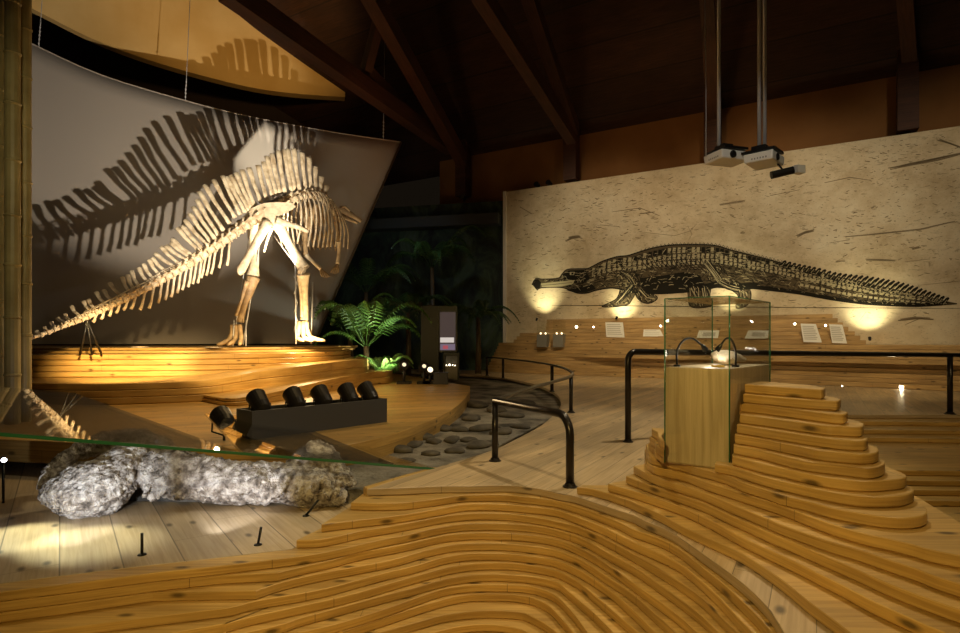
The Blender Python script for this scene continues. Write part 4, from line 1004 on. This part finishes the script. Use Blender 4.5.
# armour plates along the back
for row, (o1, o2) in enumerate(((.06, .17), (.20, .30), (.33, .42))):
    x = 592.0
    while x < 940:
        q = inside(x, 0); st_ = 5.2*(1-.3*(x-592)/350)
        if q:
            t, b = q; h_ = b-t; y0 = t+h_*o1; y1 = t+h_*o2
            if h_ > 3: ipoly([(x, y1), (x+st_*.62, y1+.3), (x+st_*.75, y0), (x+st_*.15, y0-.2)], 2 if row != 0 or R.random() < .5 else 1, 2.6)
            if h_ > 3: stroke([(x+st_*.85, y0-.8), (x+st_*.80, (y0+y1)/2), (x+st_*.7, y1+1)], .9, 1, 3)
        x += st_
# hatching
for k in range(2600):
    x = R.uniform(560, 945); q = inside(x, 0)
    if not q: continue
    t, b = q; y = t+(b-t)*R.uniform(.1, .95); ln = R.uniform(2, 7)*(1 if x < 760 else .8); sl = (inside(min(x+6, 944), 0) or (t, b)); an = math.atan2((sl[0]+sl[1]-t-b)/2, 6)+R.uniform(-.15, .15)+(R.choice((.8, -.9)) if R.random() < .3 else 0)
    x2, y2 = x+math.cos(an)*ln, y+math.sin(an)*ln; q2 = inside(x2, 0)
    if not q2 or not (q2[0]+.5 < y2 < q2[1]-.5): continue
    stroke([(x, y), ((x+x2)/2, (y+y2)/2-.4), (x2, y2)], R.uniform(.25, .8), 1 if R.random() < (.55+.35*(y-t)/(b-t)) else 2, 3.2)
# ribs seen on the flank
for k in range(16):
    x = 640+k*4; stroke([(x, 256+k*.1), (x+4, 264), (x+11, 270)], .8, 1, 3.4)
# pale lights: snout, limbs, tail underside
ipoly([(541,283.5),(550,282.5),(560,281.5),(575,280),(573,284),(562,286.4),(550,287.2),(542,287)], 2, 3.4); stroke([(541,285.5),(556,284.2),(572,282.5)], .5, 1, 3.8)
for k in range(30):
    x = R.uniform(542, 562); stroke([(x, 279.5+R.uniform(0, 1.5)), (x+2, 280+R.uniform(0, 1.5)), (x+4, 280)], .4, 1 if k % 3 else 2, 3.6)
def inpoly(x, y, c):
    r = False
    for (x0, y0), (x1, y1) in zip(c, c[1:]+c[:1]):
        if (y0 > y) != (y1 > y) and x < (x1-x0)*(y-y0)/(y1-y0)+x0: r = not r
    return r
for li, l in enumerate(legs):
    xs = [p[0] for p in l]; ys = [p[1] for p in l]; n_ = 0
    while n_ < (150 if li in (0, 2) else 80):
        x, y = R.uniform(min(xs), max(xs)), R.uniform(min(ys), max(ys)); an = R.choice((1.0, 1.25, -.3)) if li in (0, 1) else R.choice((.7, 1.3, 1.1)); ln = R.uniform(1.5, 4.5)
        x2, y2 = x+math.cos(an)*ln, y+math.sin(an)*ln
        if inpoly(x, y, l) and inpoly(x2, y2, l): stroke([(x, y), ((x+x2)/2+.2, (y+y2)/2), (x2, y2)], R.uniform(.35, .9), 1 if R.random() < .7 else 2, 3.2); n_ += 1
LIMB = [([(621,272),(630,277),(634,284)], 5), ([(633,284),(628,291),(622,297),(616,303)], 4.2), ([(706,262),(714,272),(720,281)], 5), ([(719,282),(728,287),(739,290)], 4.5), ([(741,290),(742,298),(741,306)], 4.5), ([(692,288),(697,297)], 5), ([(704,288),(706,297)], 5), ([(640,290),(647,298),(655,299)], 4)]
for pts, w in LIMB:
    for q_ in range(13):
        o_ = R.uniform(-.5, .5)*w*1.25; a, b = pts[0], pts[-1]; l_ = math.hypot(b[0]-a[0], b[1]-a[1]); nx, ny = -(b[1]-a[1])/l_, (b[0]-a[0])/l_
        stroke([(x+nx*o_+R.uniform(-.5, .5), y+ny*o_+R.uniform(-.5, .5)) for x, y in pts], R.uniform(.5, 1.0), 2 if q_ % 5 < 2 and abs(o_) < w*.5 else 1, 3.4+.01*q_)
for k in range(24):
    x = 800+k*5.3; q = inside(x, 0)
    if q: t, b = q; h_ = b-t; ipoly([(x, t+h_*.60), (x+3.6, t+h_*.62), (x+3.2, t+h_*.72), (x-.2, t+h_*.70)], 2, 3.4); ipoly([(x, t+h_*.46), (x+3, t+h_*.48), (x+3.4, t+h_*.36), (x+1, t+h_*.34)], 2, 3.4)
for k in range(14): stroke([(x := 690+k*1.4, 288), (x+.5, 296)], .7, 2 if k % 3 == 0 else 1, 3.5)
for l in (legs[0], legs[2]):
    for k in range(10):
        a = l[k % len(l)]; b = l[(k+5) % len(l)]; f = R.uniform(.3, .6)
        cx, cy = a[0]+(b[0]-a[0])*f, a[1]+(b[1]-a[1])*f; stroke([(cx-1, cy-3), (cx, cy), (cx+1.5, cy+3)], .7, 1, 3.6)
# raised spines of the tail
for k in range(34):
    x = 783+k*4.9; q = inside(x, 0)
    if not q: continue
    t, b = q; h_ = 3.2+6*math.exp(-((x-888)/45)**2)
    stroke([(x-3, t+3.5), (x+h_*.45, t-h_*.35), (x+h_*.95, t-h_*.72)], 3.3, 1, 3); stroke([(x-1.5, t+3), (x+h_*.5, t-h_*.25)], .7, 2, 3.6)
for k in range(40):
    x = 640+k*3.9; q = inside(x, 0)
    if q: t = q[0]; stroke([(x, t+.4), (x+1.4, t-2.0), (x+3.2, t+.2)], .7, 1, 3)
stroke([(532,285),(534,281),(538,280),(541,283)], 1.6, 1, 3.6); ipoly([(533,284),(537,280),(541,282),(540,288),(536,289)], 1, 3)
ipoly([(570,272),(575,272),(574,275),(570,275)], 2, 3.8); ipoly([(571.5,272.6),(574,272.6),(573.5,274.6),(571.5,274.6)], 1, 4)
# ground line and stray marks
stroke([(552,305.4),(600,305.5),(640,306),(700,306.6),(800,307.5),(960,308.5)], .6, 1, 2)
for (pts, w) in (([(890,168),(910,164),(935,159),(962,153)], 5), ([(938,139),(948,142),(962,147)], 4), ([(565,241),(572,238),(580,237)], 3), ([(568,237.5),(574,237),(579,236)], 2.5), ([(797,236),(805,232),(814,230)], 4), ([(836,261.5),(845,260.5)], 2), ([(866,259.5),(880,260),(896,260.5)], 2.2), ([(845,237),(870,234.5),(920,229.5),(955,221.5)], 1.6), ([(830,243),(850,240)], 1), ([(640,232),(675,236),(690,231),(697,224)], .8), ([(612,212),(640,208),(660,216)], 1.2), ([(520,207),(532,214)], 2), ([(900,319),(915,317),(932,318)], 5), ([(905,325),(915,321),(922,318)], 1.4), ([(860,320),(866,312)], .8), ([(640,214),(655,212)], 2), ([(912,249),(920,247)], 3), ([(688,226),(692,234),(688,240)], .8), ([(825,183),(850,178),(870,181)], 1.5), ([(770,196),(800,190)], 1.2), ([(600,225),(620,227)], 1), ([(720,205),(745,201)], 1.6), ([(905,262),(930,259)], 1), ([(918,285),(960,281)], .8)):
    for q_ in range(4 if w > 1.5 else 1):
        oy = R.uniform(-.35, .35)*w; f0 = R.uniform(0, .3) if q_ else 0; n_ = len(pts)
        stroke([(x+R.uniform(-1, 1)*w*.4, y+oy+R.uniform(-.3, .3)) for x, y in pts], w*(.28 if w > 1.5 else .6), 3, 1)
for k in range(1000):
    x = R.uniform(512, 958); y0 = 193-(x-505)*66/455; y = R.uniform(y0+4, 318)
    q = inside(x, 0)
    if q and q[0]-14 < y < q[1]+2: continue
    ln = R.uniform(1, 6); an = R.uniform(-.5, .4); stroke([(x, y), (x+math.cos(an)*ln*.5, y+math.sin(an)*ln*.5+.2), (x+math.cos(an)*ln, y+math.sin(an)*ln)], R.uniform(.3, .9), 3, 1)
ink.build('crocodile_drawing', [plain('ink_brown', (.105, .080, .045), .85, 0, .2), plain('ink_black', (.014, .012, .008), .85, 0, .2), plain('ink_pale', (.46, .40, .25), .85, 0, .2), plain('ink_mark', (.27, .21, .13), .85, 0, .2)], mural, recalc=False)
# little uplights behind the bench top that pick out the drawing
for px, gy, e in ((545, 291, 60), (623, 305, 42), (733, 291, 42), (868, 303, 60)):
    u, z = wall_uz(px, gy); hi = px < 850
    p = wallpt(u, .62, 1.70 if hi else 1.10)
    o = empty('mural_uplight', p); tag(o, {545: 'small uplight on the bench below the crocodile snout', 623: 'small uplight on the bench below the front leg of the crocodile', 733: 'small uplight on the bench hidden behind the glass case', 868: 'small uplight on the lower bench below the crocodile tail'}[px], 'light', 'uplights on the bench below the mural')
    q = wallpt(u, 0, z); ax = (q-p).normalized()
    mb = MB(); mb.lathe(p, ax, [(-.06, .03), (.02, .035)], 10); mb.build('housing', M['black'], o)
    spot('mural_uplight_beam', p+ax*.04, q, e*1.5, (1, .90, .52), 88, 1.0, .03)

# ------------------------------------------------------------------ bench of boards below the mural
bench = empty('mural_bench', wallpt(5, 1.5, 0)); tag(bench, 'long wavy bench of stacked pine boards along the foot of the mural', 'bench')
def nfront(u, z):
    f = min(1, max(0, u/11.9)); base = .75+1.35*f
    bul = .22*math.sin(u*.55+.6)*(1-z/1.8)
    n = base*(1-.52*min(1, z/1.6))+bul*.6
    if .42 < z < .9 and u > 2.3: n += .16*min(1, (u-2.3)/2)
    elif z <= .42 and u > 2.3: n -= .18*min(1, (u-2.3)/2)
    return max(n, .5)
bt = .105; zz = 0; i = 0
while zz < 1.64:
    zt = zz+bt
    if zt < 1.02: ua, ub = -.3+zt*.4, 13.5
    elif zt < 1.28: ua, ub = .60+(zt-1)*.9, 10.1-(zt-1.0)*1.0
    else: ua, ub = 1.75, 9.8-(zt-1.28)*1.0
    us = [ua+(ub-ua)*k/40 for k in range(41)]
    fr = [wallpt(u, nfront(u, zz), 0) for u in us]; bk = [wallpt(ub, .02, 0), wallpt(ua, .02, 0)]
    slab([(p.x, p.y) for p in fr], [(p.x, p.y) for p in bk], zz+.001, zt, (WU.x, WU.y), .006, .010).build('board', M['bench'], bench)
    zz += bt; i += 1
def bface(px, py, off=.03):
    """point on the bench front seen at the pixel"""
    best = None
    for k in range(0, 400):
        u = -.2+k*.035
        for z in (1.1-(py-HY)/F*d_ for d_ in ()): pass
    r = Vector(((px-480)/F, 1, -(py-HY)/F)); d = 8.0
    while d < 22:
        p = Vector((0, 0, H))+r*d; rel = Vector((p.x, p.y))-WA2; u = rel.dot(WU); n = rel.dot(WN)
        if n < nfront(u, max(0, min(1.6, p.z))): break
        d += .01
    return Vector((0, 0, H))+r*d, u, n
def infopanel(name, pts, label, group, lines=5, pic=False):
    q = [bface(x, y)[0] for x, y in pts]; c = sum(q, Vector())/4
    o = empty(name, c); tag(o, label, 'panel', group)
    nv = Vector((WN.x, WN.y, .0)); toward = nv*.05
    # a flat board standing off the bench face
    u0 = [(p-c) for p in q]; w = (q[1]-q[0]).dot(Vector((WU.x, WU.y, 0))); hh = q[0].z-q[3].z
    off = toward+Vector((0, 0, 0))
    nmax = max((p.xy-WA2).dot(WN) for p in q)+.04
    def place(p, k=0): rel = p.xy-WA2; u = rel.dot(WU); return wallpt(u, nmax+k, p.z)
    f4 = [place(p) for p in q]; bk = [place(p, -.02) for p in q]
    mb = MB(); mb.poly(f4); mb.poly(list(reversed(bk)))
    for k in range(4): mb.poly([f4[k], f4[(k+1) % 4], bk[(k+1) % 4], bk[k]])
    mb.build('sheet', M['paper'], o)
    mb = MB()
    def lp_(a, b): 
        t = f4[0]+(f4[1]-f4[0])*a; bb = f4[3]+(f4[2]-f4[3])*a; p = t+(bb-t)*b; return p+nv*.003
    if pic: mb.poly([lp_(.25, .25), lp_(.85, .25), lp_(.85, .75), lp_(.25, .75)])
    else:
        for k in range(lines):
            b0 = .12+.78*k/lines; x1 = R.uniform(.75, .92)
            mb.poly([lp_(.08, b0), lp_(x1, b0), lp_(x1, b0+.05), lp_(.08, b0+.05)])
    mb.build('print', M['print'], o)
    mb = MB(); m0 = (bk[2]+bk[3])/2; rel = m0.xy-WA2; mb.tube([m0+Vector((0, 0, .03)), wallpt(rel.dot(WU), nfront(rel.dot(WU), m0.z)-.02, m0.z+.03)], .012, 5); mb.build('bracket', M['black'], o)
infopanel('info_panel', [(608,322.5),(625,322.5),(625,337.5),(607,337)], 'white text panel on the bench, left of the taller handrail end', 'text panels on the bench', 6)
infopanel('info_panel', [(645,329.5),(661,329.5),(664,336.5),(643.5,336.5)], 'small white tilted panel on the bench just left of the glass case', 'text panels on the bench', 3)
infopanel('info_panel', [(801,323.8),(816,324.2),(822,342.5),(803.5,342)], 'wider of the two white text sheets on the bench right of the glass case', 'text panels on the bench', 8)
infopanel('info_panel', [(829,324.5),(842,325),(847,343.5),(832,343)], 'narrower of the two white text sheets on the bench right of the glass case', 'text panels on the bench', 8)
infopanel('info_panel', [(700,330.5),(720,330.5),(718,338),(697,338)], 'grey picture panel on the bench seen through the glass case', 'text panels on the bench', 3, True)
infopanel('info_panel', [(749,330.5),(769,330.5),(768,338.5),(745,338.5)], 'pale picture panel on the bench seen through the right side of the glass case', 'text panels on the bench', 3, True)
# two little glass boxes on the bench
for px, lab in ((545, 'glass box on grey block at the bench left end, left of its pair'), (561, 'glass box on grey block at the bench left end, right of its pair')):
    q, u, n = bface(px, 341); rel = wallpt(u, n+.14, q.z); o = empty('bench_case', rel); tag(o, lab, 'display case', 'small glass boxes on the bench')
    d = q.y; zb = z_of(0, 347, d); zm = z_of(0, 334.5, d); ztp = z_of(0, 321, d); w = 10.5/F*d
    mb = MB(); mb.box((rel.x, rel.y, (zb+zm)/2), (w, .22, zm-zb), rotW); mb.build('block', plain('grey_block', (.22, .21, .19), .6), o)
    mb = MB(); mb.box((rel.x, rel.y, (zm+ztp)/2+.002), (w, .22, ztp-zm), rotW); mb.build('glass_box', M['glass'], o)
    for k in (-1, 1):
        c = wallpt(u+k*w*.25, n+.14, zm+.03); mb = MB(); mb.lathe(c, (0, 0, 1), [(-.022, .02), (0.012, .026), (.03, .012)], 8); mb.build('light', emis('tiny_light', (1, .75, .4), 4), o)
# tiny bench spots
for px, py, r, where in ((577, 327, .05, 'beside the white text panel'), (594, 327, .03, 'between the small glass boxes and the white text panel'), (661, 326, .035, 'by the small tilted panel'), (795, 324, .035, 'left of the two white sheets'), (825.5, 325.5, .03, 'between the two white sheets'), (901, 387, .05, 'at the bench foot near the right handrail post'), (842, 386, .02, 'at the bench foot just right of the mound top')):
    q, u, n = bface(px, py); p = wallpt(u, n+.05, q.z); o = empty('bench_spotlight', p); tag(o, 'tiny glowing lamp on the bench '+where, 'lamp', 'tiny lamps on the bench')
    nv = Vector((WN.x, WN.y, 0)); mb = MB(); mb.lathe(p, nv, [(-.10, r*.6), (-.03, r), (-.005, r)], 10); mb.build('housing', M['black'], o)
    mb = MB(); mb.lathe(p, nv, [(-.004, r*.8), (.006, r*.5)], 10); mb.build('bulb', M['glow'], o)
    if px == 901: spot('bench_lamp_beam', p+nv*.03, p+nv*2+Vector((0, 0, -.7)), 10, (1, .85, .5), 110, .8, .03)
for px, e in ((600, 60), (700, 60), (800, 60)):
    pass
spot('bench_light', (3.0, 12.5, 5.6), (3.6, 15.6, .9), 600, (1, .76, .38), 70, .9, .2)
spot('bench_light', (6.5, 9.6, 5.6), (7.4, 12.8, .9), 470, (1, .76, .38), 70, .9, .2)

# ------------------------------------------------------------------ projectors on poles
def projector(c, yaw, label, poles):
    o = empty('projector', c); tag(o, label, 'projector', 'projectors hung from the roof')
    rot = Matrix.Rotation(yaw, 3, 'Z'); V = lambda x, y, z: c+rot @ Vector((x, y, z))
    mb = MB(); mb.box(c, (.46, .36, .12), rot, 0, 1.06); b = mb.build('body', M['white_plastic'], o)
    bv = b.modifiers.new('bevel', 'BEVEL'); bv.width = .02; bv.segments = 3
    mb = MB(); mb.lathe(V(-.06, -.178, .0), rot @ Vector((0, -1, 0)), [(0, .05), (.02, .05), (.025, .038), (.012, .03)], 16); mb.build('lens', M['black'], o).parent = b
    mb = MB()
    for k in range(6): mb.box(V(-.232, -.10+.035*k, .0), (.008, .018, .06), rot)
    mb.build('vent', plain('vent_grey', (.25, .24, .22), .6), o).parent = b
    mb = MB(); mb.box(V(0, .02, .10), (.38, .42, .03), rot); mb.box(V(-.02, .04, .15), (.16, .18, .08), rot); mb.build('mount', M['black'], o)
    for dx in poles:
        p = V(dx, .04, .18); mb = MB(); mb.tube([p, Vector((p.x, p.y, roofz(p)))], .025, 10); mb.build('pole', M['steel'], o)
projector(W(727, 158.5, 8.0), .30, 'white projector hanging alone on a single steel pole', [-.10])
projector(W(764, 160.5, 7.8), .80, 'white projector hanging on two steel poles, the right one of two', [-.06, .15])
c = W(787, 172, 7.7); o = empty('sensor_lamp', c); tag(o, 'small black cylinder with a white head hanging under the right projector', 'lamp')
mb = MB(); mb.lathe(c-Vector((.21, 0, .045)), (1, -.15, .22), [(0, .05), (.28, .05)], 14); mb.build('barrel', M['black'], o)
mb = MB(); mb.box(c+Vector((.13, -.04, .02)), (.13, .10, .10), Matrix.Rotation(.3, 3, 'Z')); mb.build('head', M['white_plastic'], o)
mb = MB(); mb.tube([c-Vector((.05, 0, -.02)), c+Vector((-.12, .06, .16))], .012, 6); mb.build('arm', M['black'], o)
mb = MB(); p = W(706, 157, 8.0); mb.tube([p, p+Vector((0, 0, .9)), Vector((p.x, p.y+.3, roofz(p)))], .006, 5); tag(mb.build('hanging_cable', M['steel']), 'thin cable hanging beside the single-pole projector', 'cable')
# little lamps on the upper edge of the walls
for px, py, w in ((536, 182, 'left one of the pair on top of the mural'), (548, 181, 'right one of the pair on top of the mural'), (464, 191, 'on top of the dark wall')):
    u, z = wall_uz(px, py); p = wallpt(u, -.1, WA.z+.10+(WB.z-WA.z)*max(u, 0)/11.9); 
    if px < 500: p = W(px, 200, 19.6); p.z = 5.75+.10
    o = empty('wall_spotlight', p); tag(o, 'small black spotlight, '+w, 'lamp', 'small spotlights on top of the walls')
    mb = MB(); mb.lathe(p, (-.5, -.8, .2), [(-.12, .05), (-.06, .085), (.10, .09)], 12); mb.build('can', M['black'], o)
    mb = MB(); mb.tube([p, p-Vector((0, 0, .16))], .02, 6); mb.build('stem', M['black'], o)

# ------------------------------------------------------------------ video kiosk, floor lamps
ko = W(449, 372, 14.8); ko.z = 0; kiosk = empty('video_kiosk', (ko.x, ko.y, 0)); tag(kiosk, 'black kiosk with a lit video screen in front of the dark jungle wall', 'kiosk')
def kb(nm, x0, x1, y0, y1, dep, mat, dd_=0):
    a = W(x0, y1, 14.6+dd_); b = W(x1, y0, 14.6+dd_); mb = MB(); mb.box(((a.x+b.x)/2, 14.6+dd_+dep/2, (a.z+b.z)/2), (b.x-a.x, dep, b.z-a.z)); return mb.build(nm, mat, kiosk)
kb('side_panel', 421, 438.5, 306, 380, .3, M['black'])
kb('frame_panel', 438.5, 457, 306, 352.5, .3, M['black'], .03)
kb('base', 443.5, 459, 353, 356, .3, M['black'], .02)
kb('leg', 443.2, 445.2, 356, 380, .3, M['black'], .02); kb('leg', 457.4, 459, 356, 380, .3, M['black'], .02)
kb('back_panel', 445.2, 457.4, 356, 380, .03, plain('kiosk_back', (.16, .14, .11), .6), .3)
kb('screen', 440, 455.5, 312, 350.5, .02, emis('screen_violet', (.055, .038, .036), 1.0), .0)
kb('picture_bar', 440.2, 454, 337.5, 342.5, .01, emis('screen_white', (.62, .55, .50), 1.0), -.006)
kb('picture_band', 440.2, 455, 344, 350, .01, emis('screen_grey', (.16, .12, .17), 1.0), -.006)
kb('picture_spot', 443, 448, 345.5, 349, .01, emis('screen_red', (.38, .07, .09), 1.0), -.013)
kb('pedestal', 445.2, 457.4, 366.3, 380, .22, plain('kiosk_shelf', (.30, .25, .18), .5), .06)
for x, y, r in ((449.5, 364.8, .018), (446.6, 365.2, .010), (452.6, 365, .010), (455, 365.4, .008)):
    mb = MB(); c = W(x, y, 14.72); mb.lathe(c, (0, 0, 1), [(-r, r*.6), (0, r), (r, r*.5)], 8); mb.build('light', M['glow'], kiosk)
for (px, py, i) in ((404, 365, 0), (424, 366.5, 1), (430, 370, 2)):
    c = W(px, py, 12.6); o = empty('floor_spotlight', Vector((c.x, c.y, DZ))); tag(o, ['glowing floor spotlight by the bright fern', 'glowing floor spotlight, middle of the three before the kiosk', 'glowing floor spotlight nearest the kiosk, brightest of the three'][i], 'spotlight', 'glowing floor spotlights by the kiosk')
    ax = Vector((.25, -.7, .35)).normalized()
    mb = MB(); mb.lathe(c, ax, [(-.22, .05), (-.15, .10), (.02, .11)], 14); can_ = mb.build('can', M['can'], o)
    mb = MB(); mb.lathe(c, ax, [(.021, .062 if i==2 else .045), (.026, .058 if i==2 else .04)], 14); mb.build('lens', emis('floor_spot_lens', (1, .80, .5), 2.2 if i == 2 else 1.2), o).parent = can_
    mb = MB(); mb.tube([c+Vector((0, 0, -.08)), Vector((c.x, c.y, DZ+.002))], .03, 6); mb.box(Vector((c.x, c.y+.05, DZ+.03)), (.3, .3, .05)); mb.build('stand', M['can'], o)
c = W(441, 375, 12.6); mb = MB(); mb.box((c.x, c.y, DZ+.12), (.30, .30, .235)); mb.box((c.x, c.y, DZ+.245), (.32, .32, .018)); tag(mb.build('power_box', M['grey_box']), 'small grey box on the deck in front of the kiosk', 'box')

# ------------------------------------------------------------------ ferns
def fernmat(name, a, b):
    return noisy(name, [(.3, a), (.7, b)], 4, 3, .5, 0)
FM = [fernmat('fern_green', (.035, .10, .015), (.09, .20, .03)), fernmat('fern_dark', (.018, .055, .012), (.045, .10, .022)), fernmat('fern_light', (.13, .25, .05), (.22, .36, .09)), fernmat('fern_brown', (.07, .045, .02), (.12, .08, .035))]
def frond(o, base, yaw, L0, rise, droop, mat, pairs=22, wide=.22):
    mb = MB(); d = Vector((math.cos(yaw), math.sin(yaw), 0)); pts = []
    for k in range(13):
        t = k/12; pts.append(base+d*L0*(t**.9)*.85+Vector((0, 0, L0*(rise*math.sin(t*math.pi*.55)-droop*t*t))))
    mb.tube(pts, [.012*(1-.75*k/12) for k in range(13)], 5)
    side = d.cross(Vector((0, 0, 1)))
    for k in range(1, pairs+1):
        t = .14+.84*k/pairs; i = min(int(t*12), 11); f = t*12-i; p = pts[i]+(pts[i+1]-pts[i])*f; tg = (pts[i+1]-pts[i]).normalized()
        up = side.cross(tg).normalized()
        ln = L0*wide*math.sin(math.pi*min(1, t*.80+.18))**.8*(1.05-t*.55); w = L0*.030
        for sg in (-1, 1):
            dr = (side*sg+tg*.45).normalized(); q1 = p+dr*ln*.5+up*.02*L0; q2 = p+dr*ln-Vector((0, 0, ln*.25))
            for z in (0,):
                a = mb.vert(p-tg*w*.4); b = mb.vert(p+tg*w*.5); c = mb.vert(q1+tg*w*.55); e = mb.vert(q2); g = mb.vert(q1-tg*w*.5)
                mb.face((a, b, c, g)); mb.face((g, c, e))
    mb.build('frond', mat, o, recalc=False)
def fern(base, n, L0, rise, droop, mats, label, stem=0, seed=1, spread=None, cat='fern', name='fern'):
    rr = random.Random(seed); o = empty(name, base); tag(o, label, cat)
    top = base+Vector((0, 0, stem)); mb = MB()
    mb.tube([base, base+Vector((.02, 0, stem*.5+.03)), top+Vector((0, 0, .06))], [.10, .075, .06] if stem > .4 else [.06, .05, .03], 8); mb.build('stem', FM[3], o)
    for k in range(n):
        yaw = (2*math.pi*k/n+rr.uniform(-.25, .25)) if spread is None else spread[0]+(spread[1]-spread[0])*k/max(1, n-1)+rr.uniform(-.12, .12)
        frond(o, top, yaw, L0*rr.uniform(.8, 1.12), rise*rr.uniform(.7, 1.35), droop*rr.uniform(.7, 1.2), mats[k % len(mats)])
    return o
gz = DZ+.003
p = W(384, 366, 13.4); p.z = gz; fern(p, 13, .85, .75, .4, [FM[2], FM[0]], 'small bright fern lit up beside the end of the platform', .05, 3)
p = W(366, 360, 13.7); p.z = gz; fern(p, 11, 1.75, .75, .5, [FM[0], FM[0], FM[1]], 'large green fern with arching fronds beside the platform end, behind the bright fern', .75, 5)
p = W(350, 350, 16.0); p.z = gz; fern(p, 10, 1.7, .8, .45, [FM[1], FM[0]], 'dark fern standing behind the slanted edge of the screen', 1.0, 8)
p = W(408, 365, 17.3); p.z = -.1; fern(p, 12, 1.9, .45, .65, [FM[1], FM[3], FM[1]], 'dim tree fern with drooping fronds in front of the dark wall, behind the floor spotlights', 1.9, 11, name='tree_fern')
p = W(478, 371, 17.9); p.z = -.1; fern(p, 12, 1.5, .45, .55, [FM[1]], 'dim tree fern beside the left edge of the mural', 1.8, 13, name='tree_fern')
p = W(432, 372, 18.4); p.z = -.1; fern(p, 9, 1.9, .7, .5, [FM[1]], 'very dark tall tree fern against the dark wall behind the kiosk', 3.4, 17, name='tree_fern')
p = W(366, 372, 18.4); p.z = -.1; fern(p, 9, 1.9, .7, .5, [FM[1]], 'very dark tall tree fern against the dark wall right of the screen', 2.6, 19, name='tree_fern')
spot('fern_light', W(393, 368, 12.7), W(380, 352, 13.2), 130, (.95, 1, .80), 90, .8, .03)
spot('fern_wash', W(392, 360, 12.6)+Vector((.2, 0, .2)), W(366, 300, 13.9), 60, (.9, 1, .75), 80, .9, .05)
spot('jungle_wash', (-1.6, 15.2, 5.0), (-2.3, 19.5, 2.6), 55, (.75, .9, 1), 80, .9, .1)
# dim light in the roof
point('roof_glow', (-2.2, 14.0, 6.2), 12, (1, .42, .16), .3)
spot('roof_wash', (-4.5, 14.5, 8.2), (-7.2, 18.3, 11.5), 420, (1, .62, .22), 90, .9, .2)
spot('rust_wall_wash', (4.0, 13.0, 6.3), (5.5, 16.5, 7.2), 60, (1, .60, .25), 110, .9, .2)
